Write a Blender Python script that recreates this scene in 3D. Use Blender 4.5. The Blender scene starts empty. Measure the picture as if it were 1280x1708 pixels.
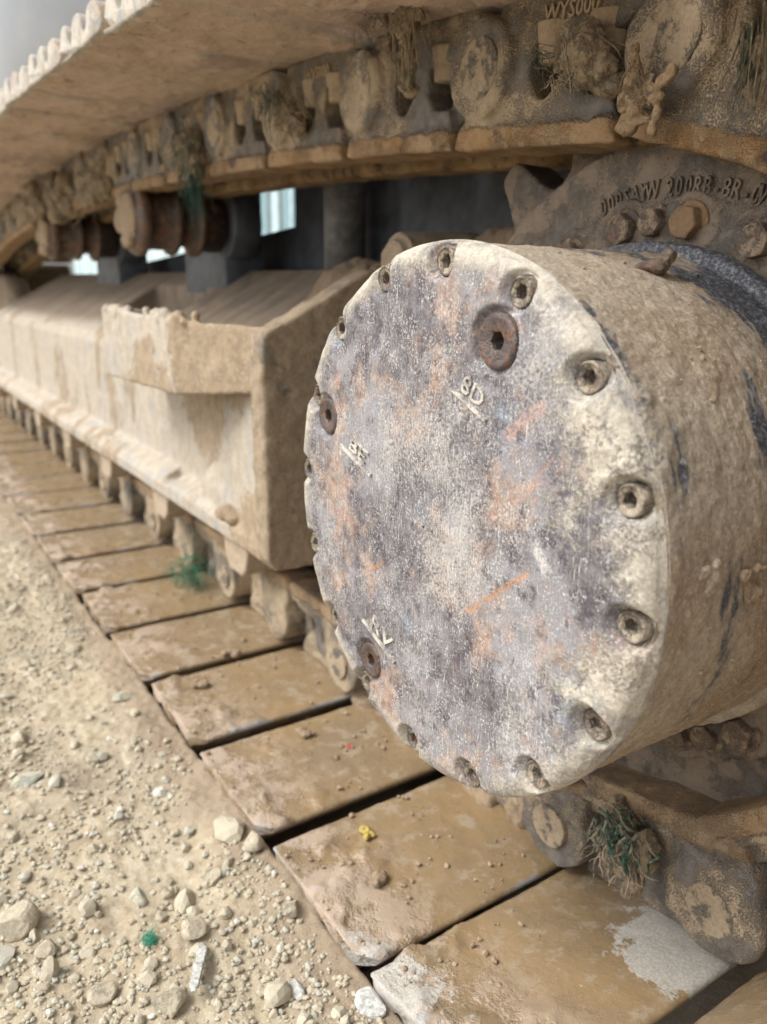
import bpy, bmesh, math, random
import numpy as np
from mathutils import Matrix, Vector
R_ = math.radians
rng = np.random.default_rng(7)
random.seed(7)
scn = bpy.context.scene
COL = scn.collection

# ------------------------------------------------------------------ camera, sky, sun, exposure
cam_d = bpy.data.cameras.new('camera'); cam = bpy.data.objects.new('camera', cam_d); COL.objects.link(cam)
RX = ((0.83381506, -0.13932141, 0.53417413), (-0.55185153, -0.23590137, 0.79988151), (0.01457179, -0.96173806, -0.27358285))
right = Vector([r[0] for r in RX]); down = Vector([r[1] for r in RX]); fwd = Vector([r[2] for r in RX])
cam.matrix_world = Matrix(((right[0], -down[0], -fwd[0], 0), (right[1], -down[1], -fwd[1], 0), (right[2], -down[2], -fwd[2], 0), (0, 0, 0, 1)))
cam_d.sensor_fit = 'VERTICAL'; cam_d.sensor_height = 36; cam_d.lens = 27.8
cam_d.clip_start = .02; cam_d.clip_end = 400
cam_d.dof.use_dof = True; cam_d.dof.focus_distance = .52; cam_d.dof.aperture_fstop = 6.5
scn.camera = cam
SUN_ELEV, SUN_AZ = 50, 162          # azimuth measured in the XY plane, the side the light comes from
sd = Vector((math.cos(R_(SUN_AZ))*math.cos(R_(SUN_ELEV)), math.sin(R_(SUN_AZ))*math.cos(R_(SUN_ELEV)), math.sin(R_(SUN_ELEV))))
w = bpy.data.worlds.new('World'); scn.world = w; w.use_nodes = True
nt = w.node_tree; bg = nt.nodes['Background']
sky = nt.nodes.new('ShaderNodeTexSky'); sky.sky_type = 'NISHITA'; sky.sun_disc = False
sky.sun_elevation = R_(SUN_ELEV); sky.sun_rotation = math.atan2(sd.x, sd.y); sky.air_density = 1.0; sky.dust_density = 3.0
hs = nt.nodes.new('ShaderNodeHueSaturation'); hs.inputs['Saturation'].default_value = .22
nt.links.new(sky.outputs[0], hs.inputs['Color']); nt.links.new(hs.outputs[0], bg.inputs[0]); bg.inputs[1].default_value = .15
sun_d = bpy.data.lights.new('sun', 'SUN'); sun_d.energy = 1.5; sun_d.angle = R_(28); sun_d.color = (1, .96, .9)
sun = bpy.data.objects.new('sun', sun_d); COL.objects.link(sun)
sun.rotation_euler = sd.to_track_quat('Z', 'Y').to_euler()
scn.view_settings.view_transform = 'Standard'; scn.view_settings.look = 'None'
scn.view_settings.exposure = .86; scn.view_settings.gamma = 1; scn.view_settings.use_curve_mapping = False
scn.cycles.max_bounces = 8; scn.cycles.diffuse_bounces = 5

# ------------------------------------------------------------------ noise and mesh helpers
def _h(i, j, k, s):
    n = (i*374761393 + j*668265263 + k*2147483647 + s*1274126177) & 0xffffffff
    n = ((n ^ (n >> 13))*1274126177) & 0xffffffff
    n = ((n ^ (n >> 16))*2246822519) & 0xffffffff
    return ((n ^ (n >> 13)) & 0xffffff)/float(0xffffff)
def vn(P, s=0):
    P = np.asarray(P, float); F = np.floor(P); f = P-F; f = f*f*(3-2*f); I = F.astype(np.int64); o = 0
    for a in (0, 1):
        for b in (0, 1):
            for c in (0, 1):
                wgt = (f[:, 0] if a else 1-f[:, 0])*(f[:, 1] if b else 1-f[:, 1])*(f[:, 2] if c else 1-f[:, 2])
                o = o+wgt*_h(I[:, 0]+a, I[:, 1]+b, I[:, 2]+c, s)
    return o*2-1
def fbm(P, sc, oc=3, s=0, rough=.5):
    P = np.asarray(P, float)*sc; o = 0; a = 1; t = 0
    for k in range(oc):
        o = o+a*vn(P+k*17.3, s+k); t += a; a *= rough; P = P*2.03
    return o/t
def sm(x, a, b):
    t = np.clip((x-a)/(b-a), 0, 1); return t*t*(3-2*t)
def pm(name, V, F, smooth=True):
    me = bpy.data.meshes.new(name); me.from_pydata([tuple(v) for v in V], [], F if isinstance(F, list) else F.tolist()); me.update()
    if smooth: me.shade_smooth()
    return me
def coords(me):
    a = np.empty(len(me.vertices)*3); me.vertices.foreach_get('co', a); return a.reshape(-1, 3)
def setco(me, A):
    me.vertices.foreach_set('co', np.asarray(A, float).ravel()); me.update()
def norms(me):
    a = np.empty(len(me.vertices)*3, dtype=np.float32); me.vertex_normals.foreach_get('vector', a); return a.reshape(-1, 3).astype(float)
def b_box(bm, lo, hi, M=None):
    r = bmesh.ops.create_cube(bm, size=1); c = [(a+b)/2 for a, b in zip(lo, hi)]; d = [abs(b-a) for a, b in zip(lo, hi)]
    for v in r['verts']:
        v.co = Vector((v.co.x*d[0]+c[0], v.co.y*d[1]+c[1], v.co.z*d[2]+c[2]))
        if M is not None: v.co = M @ v.co
def b_cyl(bm, p0, p1, r0, r1=None, seg=24):
    p0 = Vector(p0); p1 = Vector(p1); d = p1-p0; r1 = r0 if r1 is None else r1
    r = bmesh.ops.create_cone(bm, cap_ends=True, segments=seg, radius1=r0, radius2=r1, depth=d.length)
    M = Matrix.Translation((p0+p1)/2) @ d.to_track_quat('Z', 'Y').to_matrix().to_4x4()
    for v in r['verts']: v.co = M @ v.co
def b_sph(bm, p, r, sc=(1, 1, 1), sub=2):
    q = bmesh.ops.create_icosphere(bm, subdivisions=sub, radius=r)
    for v in q['verts']: v.co = Vector((v.co.x*sc[0]+p[0], v.co.y*sc[1]+p[1], v.co.z*sc[2]+p[2]))
def b_ext(bm, pts, a, b, axis=0):
    def mk(p, t):
        return (t, p[0], p[1]) if axis == 0 else (p[0], t, p[1]) if axis == 1 else (p[0], p[1], t)
    v0 = [bm.verts.new(mk(p, a)) for p in pts]; v1 = [bm.verts.new(mk(p, b)) for p in pts]; n = len(pts)
    bm.faces.new(v0); bm.faces.new(v1[::-1])
    for i in range(n): bm.faces.new((v0[i], v1[i], v1[(i+1) % n], v0[(i+1) % n]))
def b_tor(bm, c, R, r, seg=28, rs=8):          # ring round the X axis
    vs = [[bm.verts.new((c[0]+r*math.cos(2*math.pi*j/rs), c[1]+(R+r*math.sin(2*math.pi*j/rs))*math.cos(2*math.pi*i/seg), c[2]+(R+r*math.sin(2*math.pi*j/rs))*math.sin(2*math.pi*i/seg))) for j in range(rs)] for i in range(seg)]
    for i in range(seg):
        for j in range(rs):
            bm.faces.new((vs[i][j], vs[(i+1) % seg][j], vs[(i+1) % seg][(j+1) % rs], vs[i][(j+1) % rs]))
def to_mesh(name, bm, smooth=False, bevel=0):
    bmesh.ops.recalc_face_normals(bm, faces=bm.faces)
    me = bpy.data.meshes.new(name); bm.to_mesh(me); bm.free()
    if bevel:
        me = evald(name, me, [('BEVEL', dict(width=bevel, segments=2, limit_method='ANGLE', angle_limit=R_(35)))])
        me.shade_smooth()
    if smooth: me.shade_smooth()
    return me
def evald(name, me, mods):
    o = bpy.data.objects.new('tmp', me); COL.objects.link(o)
    for t, kw in mods:
        m = o.modifiers.new(t, t)
        for k, v in kw.items(): setattr(m, k, v)
    dg = bpy.context.evaluated_depsgraph_get(); dg.update()
    out = bpy.data.meshes.new_from_object(o.evaluated_get(dg)); out.name = name
    bpy.data.objects.remove(o); bpy.data.meshes.remove(me)
    return out
def cast(name, bm, voxel=.0025, it=3, amp=.0008, sc=60, seed=0, amp2=0, sc2=15):
    """one fused casting from overlapping solids"""
    bmesh.ops.recalc_face_normals(bm, faces=bm.faces)
    me = bpy.data.meshes.new(name); bm.to_mesh(me); bm.free()
    me = evald(name, me, [('REMESH', dict(mode='VOXEL', voxel_size=voxel, use_smooth_shade=True)), ('SMOOTH', dict(factor=.5, iterations=it))])
    if amp or amp2:
        C = coords(me); N = norms(me); d = amp*fbm(C, sc, 3, seed)
        if amp2: d = d+amp2*fbm(C, sc2, 2, seed+9)
        setco(me, C+N*d[:, None])
    me.shade_smooth()
    return me

# ------------------------------------------------------------------ materials
class G:
    def __init__(s, name):
        s.m = bpy.data.materials.new(name); s.m.use_nodes = True; s.t = s.m.node_tree; s.n = s.t.nodes; s.b = s.n['Principled BSDF']
        s.pos = s.n.new('ShaderNodeNewGeometry').outputs['Position']; s.geo = s.n[-1]
    def set(s, k, v):
        if isinstance(v, bpy.types.NodeSocket): s.t.links.new(v, s.b.inputs[k])
        else: s.b.inputs[k].default_value = v
    def math(s, op, a, b=0., c=0., clamp=False):
        n = s.n.new('ShaderNodeMath'); n.operation = op; n.use_clamp = clamp
        for i, x in enumerate((a, b, c)):
            if isinstance(x, bpy.types.NodeSocket): s.t.links.new(x, n.inputs[i])
            else: n.inputs[i].default_value = x
        return n.outputs[0]
    def vec(s, scale=(1, 1, 1), rot=(0, 0, 0), loc=(0, 0, 0), src=None):
        n = s.n.new('ShaderNodeMapping'); n.inputs['Scale'].default_value = scale; n.inputs['Rotation'].default_value = rot; n.inputs['Location'].default_value = loc
        s.t.links.new(src or s.pos, n.inputs[0]); return n.outputs[0]
    def noise(s, scale, detail=4, rough=.6, src=None, off=0, dist=0):
        n = s.n.new('ShaderNodeTexNoise'); n.noise_dimensions = '3D'
        n.inputs['Scale'].default_value = scale; n.inputs['Detail'].default_value = detail; n.inputs['Roughness'].default_value = rough; n.inputs['Distortion'].default_value = dist
        v = s.vec(loc=(off*1.7, off*.9, -off*1.3), src=src) if off else (src or s.pos)
        s.t.links.new(v, n.inputs['Vector']); return n.outputs[0]
    def vor(s, scale, feature='F1', src=None, out=0):
        n = s.n.new('ShaderNodeTexVoronoi'); n.feature = feature; n.inputs['Scale'].default_value = scale
        s.t.links.new(src or s.pos, n.inputs['Vector']); return n.outputs[out]
    def ramp(s, x, a, b, lo=0., hi=1.):
        n = s.n.new('ShaderNodeMapRange'); n.interpolation_type = 'SMOOTHSTEP'
        for i, v in enumerate((x, a, b, lo, hi)):
            if isinstance(v, bpy.types.NodeSocket): s.t.links.new(v, n.inputs[i])
            else: n.inputs[i].default_value = v
        return n.outputs[0]
    def mix(s, f, a, b, mode='MIX'):
        n = s.n.new('ShaderNodeMix'); n.data_type = 'RGBA'; n.blend_type = mode
        ins = [i for i in n.inputs if i.enabled or True]
        F = n.inputs[0]; A = n.inputs[6]; B = n.inputs[7]
        for sk, x in ((F, f), (A, a), (B, b)):
            if isinstance(x, bpy.types.NodeSocket): s.t.links.new(x, sk)
            else: sk.default_value = x if sk is F else (tuple(x)+(1,))[:4]
        return n.outputs[2]
    def ball(s, c, r, soft, nscale=40, namp=.6, sc=(1, 1, 1)):
        """mask of a blotch of its own at a place on the thing"""
        n = s.n.new('ShaderNodeVectorMath'); n.operation = 'SUBTRACT'; s.t.links.new(s.pos, n.inputs[0]); n.inputs[1].default_value = c
        n2 = s.n.new('ShaderNodeVectorMath'); n2.operation = 'MULTIPLY'; s.t.links.new(n.outputs[0], n2.inputs[0]); n2.inputs[1].default_value = sc
        n3 = s.n.new('ShaderNodeVectorMath'); n3.operation = 'LENGTH'; s.t.links.new(n2.outputs[0], n3.inputs[0])
        d = s.math('ADD', n3.outputs['Value'], s.math('MULTIPLY', s.math('SUBTRACT', s.noise(nscale, 5, .65), .5), namp*r*2))
        return s.ramp(d, r+soft, r-soft)
    def xyz(s):
        n = s.n.new('ShaderNodeSeparateXYZ'); s.t.links.new(s.pos, n.inputs[0]); return n.outputs
    def point(s, a=.5, b=.6):
        return s.ramp(s.geo.outputs['Pointiness'], a, b)
    def bump(s, hs, strength=.5, dist=.002):
        prev = None
        for h, st, di in hs:
            n = s.n.new('ShaderNodeBump'); n.inputs['Strength'].default_value = st; n.inputs['Distance'].default_value = di
            s.t.links.new(h, n.inputs['Height'])
            if prev is not None: s.t.links.new(prev, n.inputs['Normal'])
            prev = n.outputs[0]
        s.t.links.new(prev, s.b.inputs['Normal'])

def mud_metal(name, metal, mud, mud2, cover=.5, rust=None, rustamt=.6, rough=(.55, .9), sc=18, grain=900, edge=None, metalness=0., bumps=1., off=0, speck=None):
    g = G(name)
    n1 = g.noise(sc, 8, .68, off=off); n2 = g.noise(sc*5, 5, .6, off=off+3); n3 = g.noise(grain, 3, .6, off=off+5)
    c = g.mix(g.ramp(n2, .35, .65), metal, tuple(x*.6 for x in metal))
    if rust: c = g.mix(g.ramp(g.noise(sc*1.7, 7, .7, off=off+8), rustamt, rustamt+.08), c, rust)
    m = g.mix(g.ramp(n2, .3, .7), mud, mud2)
    m = g.mix(g.ramp(n3, .4, .75, 0., .45), m, tuple(min(1, x*1.5) for x in mud2))
    mask = g.ramp(g.math('ADD', n1, g.math('MULTIPLY', g.math('SUBTRACT', n3, .5), .22)), 1-cover-.06, 1-cover+.06)
    c = g.mix(mask, c, m)
    if edge: c = g.mix(g.math('MULTIPLY', g.point(.53, .6), g.ramp(n2, .35, .6)), c, edge)
    if speck: c = g.mix(g.ramp(g.noise(grain*.7, 2, .5, off=off+11), .6, .7, 0, speck[1]), c, speck[0])
    g.set('Base Color', c); g.set('Roughness', g.ramp(mask, 0, 1, rough[0], rough[1])); g.set('Metallic', metalness)
    g.bump([(n1, .5*bumps, .006), (n2, .5*bumps, .0025), (n3, .55*bumps, .0006), (mask, .5*bumps, .0012)])
    return g.m
M = {}
M['link'] = mud_metal('cast_link_dirt', (.105, .092, .078), (.235, .17, .105), (.17, .125, .08), .5, rust=(.16, .075, .03), rustamt=.62, rough=(.5, .92), sc=14, edge=(.2, .155, .105))
def link_mat(name='track_link_casting', amt=1., th=.43):
    # worn rail flank carries orange mud: height along the link's own axis
    g = G(name); tc = g.n.new('ShaderNodeTexCoord'); sep = g.n.new('ShaderNodeSeparateXYZ'); g.t.links.new(tc.outputs['Object'], sep.inputs[0])
    n1 = g.noise(13, 8, .66); n2 = g.noise(70, 6, .65, off=3); n3 = g.noise(700, 3, .6, off=5)
    c = g.mix(g.ramp(n2, .35, .65), (.20, .18, .155), (.115, .105, .095))
    m = g.mix(g.ramp(n2, .3, .7), (.40, .31, .205), (.30, .235, .16)); m = g.mix(g.ramp(n3, .5, .68, 0, .6), m, (.52, .43, .31))
    mask = g.ramp(g.math('ADD', n1, g.math('MULTIPLY', g.math('SUBTRACT', n3, .5), .4)), th, th+.14)
    c = g.mix(mask, c, m)
    band = g.ramp(g.math('ADD', sep.outputs[2], g.math('MULTIPLY', g.math('SUBTRACT', n2, .5), .014)), .0425, .0465)
    oc = g.mix(g.ramp(g.noise(50, 6, .7, off=9), .4, .6), (.30, .175, .075), (.35, .24, .13))
    oc = g.mix(g.ramp(g.noise(28, 6, .7, off=12), .56, .66), oc, (.12, .07, .045))
    c = g.mix(g.math('MULTIPLY', band, amt), c, oc)
    c = g.mix(g.math('MULTIPLY', g.point(.52, .58), g.ramp(n2, .3, .6, 0, .7)), c, (.34, .26, .17))
    g.set('Base Color', c); g.set('Roughness', g.ramp(mask, 0, 1, .55, .92))
    g.bump([(n1, .6, .006), (n2, .9, .0035), (g.noise(240, 5, .75, off=41), .6, .001), (n3, .8, .0007), (mask, .7, .0015), (band, .8, .003)])
    return g.m
M['link'] = link_mat(); M['lowlink'] = link_mat('lower_track_link_casting', .6, .38)
M['pin'] = mud_metal('pin_end', (.13, .12, .105), (.38, .30, .20), (.29, .225, .155), .55, rough=(.5, .9), sc=60, off=4, speck=((.36, .30, .22), .6))
M['nut'] = mud_metal('shoe_bolt_mud', (.18, .15, .12), (.40, .31, .21), (.31, .24, .165), .7, rough=(.6, .95), sc=40, off=6, edge=(.34, .26, .17))

def shoe_lower_mat():
    g = G('wet_mud_on_track_shoe')
    n1 = g.noise(9, 7, .62); n2 = g.noise(55, 6, .65, off=2); n3 = g.noise(500, 3, .6, off=4)
    x, y, z = g.xyz()
    c = g.mix(g.ramp(n1, .35, .65), (.285, .20, .108), (.225, .165, .10))
    c = g.mix(g.ramp(n2, .5, .66), c, (.33, .265, .185))
    ends = g.math('MULTIPLY', g.ramp(g.math('ADD', x, g.math('MULTIPLY', g.math('SUBTRACT', n2, .5), .12)), .40, .29), g.ramp(g.noise(22, 6, .7, off=7), .42, .58))
    c = g.mix(ends, c, (.38, .295, .22))
    c = g.mix(g.ramp(g.noise(30, 7, .75, off=15), .64, .72), c, (.10, .085, .075))
    edge = g.math('MULTIPLY', g.point(.52, .57), g.ramp(g.noise(15, 5, .7, off=91), .5, .58))
    c = g.mix(edge, c, (.33, .34, .35))
    pale = g.math('MAXIMUM', g.ball((.482, .285, -.51), .055, .004, 45, .9, (1, 1.1, .8)), g.ball((.262, .40, -.53), .042, .006, 70, 1.1, (1, .7, .6)))
    c = g.mix(pale, c, g.mix(g.ramp(n3, .3, .7), (.34, .32, .28), (.48, .45, .40)))
    c = g.mix(g.ramp(g.noise(900, 2, .5, off=21), .66, .74, 0, .5), c, (.08, .065, .05))
    g.set('Base Color', c)
    g.set('Specular IOR Level', .65)
    wet = g.ramp(n1, .44, .66, .08, .42)
    wet = g.math('MAXIMUM', wet, g.math('MULTIPLY', ends, .75)); wet = g.math('MAXIMUM', wet, g.math('MULTIPLY', pale, .85))
    wet = g.math('ADD', wet, g.math('MULTIPLY', n2, .12))
    g.set('Roughness', wet)
    g.bump([(n1, .3, .008), (n2, .55, .0026), (g.noise(180, 5, .75, off=71), .6, .001), (n3, .4, .0006), (ends, .6, .003), (pale, .6, .001)])
    return g.m
M['shoe_low'] = shoe_lower_mat()
def shoe_up_mat():
    g = G('dried_mud_under_track_shoe')
    n1 = g.noise(10, 8, .66); n2 = g.noise(75, 6, .7, off=2); n3 = g.noise(600, 3, .6, off=4)
    c = g.mix(g.ramp(n1, .38, .62), (.54, .41, .32), (.47, .36, .265))
    c = g.mix(g.ramp(n2, .55, .68), c, (.62, .50, .40))
    c = g.mix(g.ramp(g.noise(28, 7, .72, off=9), .60, .68), c, (.22, .175, .165))
    edge = g.math('MULTIPLY', g.point(.51, .55), g.ramp(n2, .25, .5))
    x, y, z = g.xyz()
    rim = g.ramp(g.math('ADD', x, g.math('MULTIPLY', g.math('SUBTRACT', n2, .5), .02)), .2765, .2725)
    c = g.mix(g.math('MULTIPLY', g.math('MAXIMUM', edge, rim), .8), c, (.46, .43, .36))
    c = g.mix(g.math('MULTIPLY', rim, g.ramp(g.noise(60, 5, .7, off=19), .5, .6, 0, .6)), c, (.25, .27, .29))
    c = g.mix(g.ramp(g.noise(6, 7, .7, off=33), .50, .64, 0, .7), c, (.33, .245, .22))
    c = g.mix(g.ramp(g.noise(160, 5, .75, off=36), .58, .66, 0, .7), c, (.22, .165, .14))
    g.set('Base Color', c); g.set('Roughness', .9)
    g.bump([(n1, .6, .008), (n2, .9, .004), (n3, .8, .0008)])
    return g.m
M['shoe_up'] = shoe_up_mat()

CY, CZ = .397, -.150      # the sprocket axis
def cover_mat():
    g = G('scuffed_cover_plate')
    x, y, z = g.xyz()
    n1 = g.noise(16, 8, .68); n2 = g.noise(90, 6, .7, off=2); n3 = g.noise(430, 4, .75, off=4); n4 = g.noise(620, 3, .7, off=6)
    big = g.noise(7, 6, .62, off=71)
    c = g.mix(g.ramp(n2, .36, .60), (.060, .052, .060), (.150, .138, .146))
    c = g.mix(g.ramp(g.math('ADD', big, g.math('MULTIPLY', n1, .4)), .66, .80, 0, .8), c, (.26, .255, .265))
    c = g.mix(g.ramp(n1, .52, .62, 0, .7), c, (.28, .27, .285))
    c = g.mix(g.ramp(g.noise(20, 7, .72, off=31), .57, .68, 0, .7), c, (.14, .19, .25))
    c = g.mix(g.ramp(g.noise(38, 6, .75, off=37), .53, .63, 0, .8), c, (.05, .04, .052))
    rust = g.ramp(g.math('ADD', g.noise(17, 9, .76, off=13), g.math('MULTIPLY', n3, .16)), .57, .72)
    c = g.mix(g.math('MULTIPLY', rust, .75), c, g.mix(g.ramp(n2, .4, .6), (.37, .21, .14), (.45, .34, .25)))
    c = g.mix(g.ramp(g.noise(110, 6, .75, off=23), .68, .76, 0, .7), c, (.42, .19, .08))
    dust = g.ramp(g.math('ADD', g.math('MULTIPLY', g.noise(9, 6, .65, off=81), .8), g.math('MULTIPLY', n3, .55)), .66, .84)
    c = g.mix(g.math('MULTIPLY', dust, .7), c, (.50, .47, .43))
    c = g.mix(g.math('MULTIPLY', g.ramp(g.noise(560, 4, .8, off=8), .52, .62), g.ramp(g.noise(60, 5, .7, off=18), .40, .62, .1, .9)), c, (.60, .58, .56))
    c = g.mix(g.ramp(n4, .60, .70, 0, .6), c, (.05, .042, .05))
    for ang, off in ((.5, 3), (-.9, 7), (1.25, 11), (-.25, 19), (.15, 29), (-1.4, 37)):
        s = g.noise(1, 5, .7, src=g.vec((60, 620, 40), (ang, 0, 0), (off, off, off)))
        c = g.mix(g.math('MULTIPLY', g.ramp(s, .61, .69, 0, .9), g.ramp(g.noise(17, 4, .65, off=off), .44, .60)), c, (.66, .64, .62))
        c = g.mix(g.math('MULTIPLY', g.ramp(s, .38, .31, 0, .7), g.ramp(g.noise(13, 4, .65, off=off+50), .46, .62)), c, (.06, .05, .06))
    for c0, c1, wd, colr in (((.3005, -.152), (.3555, -.197), .0042, (.46, .21, .07)), ((.298, -.058), (.330, -.082), .009, (.44, .27, .22)), ((.290, -.085), (.315, -.118), .0025, (.45, .22, .12)), ((.4655, -.203), (.448, -.190), .004, (.48, .24, .1)), ((.30, -.135), (.285, -.150), .008, (.62, .60, .56))):
        dy, dz = c1[0]-c0[0], c1[1]-c0[1]; L = math.hypot(dy, dz); uy, uz = dy/L, dz/L
        a = g.math('ADD', g.math('MULTIPLY', g.math('SUBTRACT', y, c0[0]), uy), g.math('MULTIPLY', g.math('SUBTRACT', z, c0[1]), uz))
        b = g.math('ADD', g.math('MULTIPLY', g.math('SUBTRACT', y, c0[0]), -uz), g.math('MULTIPLY', g.math('SUBTRACT', z, c0[1]), uy))
        b = g.math('ABSOLUTE', g.math('ADD', b, g.math('MULTIPLY', g.math('SUBTRACT', n2, .5), .003)))
        k = g.math('MULTIPLY', g.math('MULTIPLY', g.ramp(a, -.002, .004), g.ramp(a, L+.002, L-.006)), g.ramp(b, wd*.6, wd*.3))
        c = g.mix(g.math('MULTIPLY', k, g.math('MULTIPLY', g.ramp(n3, .38, .62, .1, .8), g.ramp(n2, .3, .55, .35, 1.))), c, colr)
    # cream crust, thick towards the track side of the rim
    ry = g.math('SUBTRACT', y, CY); rz = g.math('SUBTRACT', z, CZ)
    rad = g.math('SQRT', g.math('ADD', g.math('MULTIPLY', ry, ry), g.math('MULTIPLY', rz, rz)))
    side = g.math('SUBTRACT', g.math('MULTIPLY', ry, -1.0), g.math('MULTIPLY', rz, -.12))
    e = g.math('ADD', g.math('ADD', side, g.math('MULTIPLY', rad, .30)), g.math('MULTIPLY', g.math('SUBTRACT', n1, .5), .24))
    e = g.math('ADD', e, g.math('MULTIPLY', g.math('SUBTRACT', n2, .5), .07))
    e = g.math('ADD', e, g.math('MULTIPLY', g.math('SUBTRACT', n3, .5), .07))
    crust = g.ramp(e, .166, .206, 0, .93)
    rim = g.math('MULTIPLY', g.ramp(g.math('ADD', rad, g.math('MULTIPLY', g.math('SUBTRACT', n2, .5), .03)), .158, .172), g.ramp(n1, .40, .55, .25, .9))
    crust = g.math('MAXIMUM', crust, rim)
    hole = g.ramp(g.math('ADD', g.noise(19, 8, .76, off=41), g.math('MULTIPLY', n3, .22)), .62, .74)
    crust = g.math('MULTIPLY', crust, g.math('SUBTRACT', 1, g.math('MULTIPLY', hole, .9)))
    cr = g.mix(g.ramp(n2, .35, .65), (.52, .475, .385), (.40, .36, .29)); cr = g.mix(g.ramp(n3, .48, .68, 0, .8), cr, (.66, .62, .53)); cr = g.mix(g.ramp(n3, .46, .34, 0, .5), cr, (.25, .21, .17))
    c = g.mix(crust, c, cr)
    g.set('Base Color', c); g.set('Roughness', g.ramp(crust, 0, 1, .55, .9)); g.set('Specular IOR Level', .4)
    g.bump([(n1, .2, .004), (n2, .5, .0014), (n3, .75, .0007), (crust, .7, .0014)])
    return g.m
M['cover'] = cover_mat()
def drum_mat():
    g = G('mud_caked_drum')
    x, y, z = g.xyz()
    st = g.vec((30, 9, 9)); n1 = g.noise(1, 8, .68, src=st); n2 = g.noise(60, 7, .68, off=2); n3 = g.noise(380, 5, .8, off=4)
    mud = g.mix(g.ramp(n2, .35, .65), (.45, .385, .295), (.35, .29, .215))
    mud = g.mix(g.ramp(g.noise(12, 6, .7, off=33), .46, .6, 0, .8), mud, (.33, .245, .165))
    mud = g.mix(g.ramp(n3, .5, .66, 0, .75), mud, (.60, .54, .43)); mud = g.mix(g.ramp(n3, .46, .34, 0, .7), mud, (.20, .155, .115))
    mud = g.mix(g.math('MULTIPLY', g.ramp(g.noise(1, 5, .7, src=g.vec((420, 60, 60), (0, 0, 0))), .58, .68), .6), mud, (.21, .19, .18))
    met = g.mix(g.ramp(n3, .45, .65), (.055, .062, .078), (.28, .29, .31))
    far = g.ramp(g.math('ADD', x, g.math('MULTIPLY', g.math('SUBTRACT', n2, .5), .03)), .40, .455, 0., .13)
    top = g.ramp(z, -.13, .02, 0., 1.)
    hole = g.ramp(g.math('ADD', g.math('ADD', n1, g.math('MULTIPLY', g.math('SUBTRACT', n3, .5), .22)), g.math('MULTIPLY', far, top)), .575, .62)
    ring = g.math('MULTIPLY', g.ramp(g.math('ABSOLUTE', g.math('SUBTRACT', g.math('ADD', x, g.math('MULTIPLY', g.math('SUBTRACT', n2, .5), .02)), .3165)), .0065, .003), g.ramp(g.noise(14, 5, .7, off=51), .44, .56))
    hole = g.math('MAXIMUM', hole, ring)
    c = g.mix(hole, mud, met)
    c = g.mix(g.ramp(g.noise(700, 3, .6, off=61), .66, .74, 0, .6), c, (.12, .095, .075))
    g.set('Base Color', c); g.set('Roughness', g.ramp(hole, 0, 1, .93, .55))
    g.bump([(n1, .5, .004), (n2, .8, .0026), (g.noise(190, 5, .7, off=77), .7, .0012), (n3, .9, .0009), (g.math('SUBTRACT', 1, hole), .8, .0015)])
    return g.m
M['drum'] = drum_mat()
M['sprocket'] = mud_metal('sprocket_casting', (.14, .12, .10), (.225, .18, .135), (.18, .14, .105), .52, rust=(.14, .065, .035), rustamt=.6, rough=(.55, .9), sc=22, grain=650, off=2, bumps=1.2, edge=(.24, .17, .11))
M['tooth'] = mud_metal('worn_tooth', (.15, .10, .08), (.22, .15, .10), (.17, .12, .08), .35, rust=(.20, .10, .05), rustamt=.5, rough=(.4, .75), sc=22, off=7, edge=(.28, .20, .14))
M['rustbolt'] = mud_metal('rusty_bolt', (.15, .115, .095), (.32, .245, .17), (.25, .19, .13), .5, rust=(.16, .085, .055), rustamt=.5, rough=(.45, .85), sc=70, off=8, edge=(.32, .25, .19))
M['orangebolt'] = mud_metal('orange_mud_bolt', (.17, .11, .07), (.28, .18, .095), (.21, .135, .075), .7, rough=(.5, .85), sc=70, off=3)
M['capbolt'] = mud_metal('socket_bolt', (.17, .14, .12), (.38, .33, .25), (.30, .25, .185), .52, rust=(.21, .12, .08), rustamt=.5, rough=(.35, .85), sc=90, off=5, edge=(.55, .52, .45), speck=((.6, .57, .5), .5))
M['plug'] = mud_metal('threaded_plug', (.13, .10, .092), (.22, .16, .12), (.16, .12, .09), .35, rust=(.19, .10, .06), rustamt=.52, rough=(.35, .7), sc=70, off=6, metalness=.3, edge=(.42, .38, .33))
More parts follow.
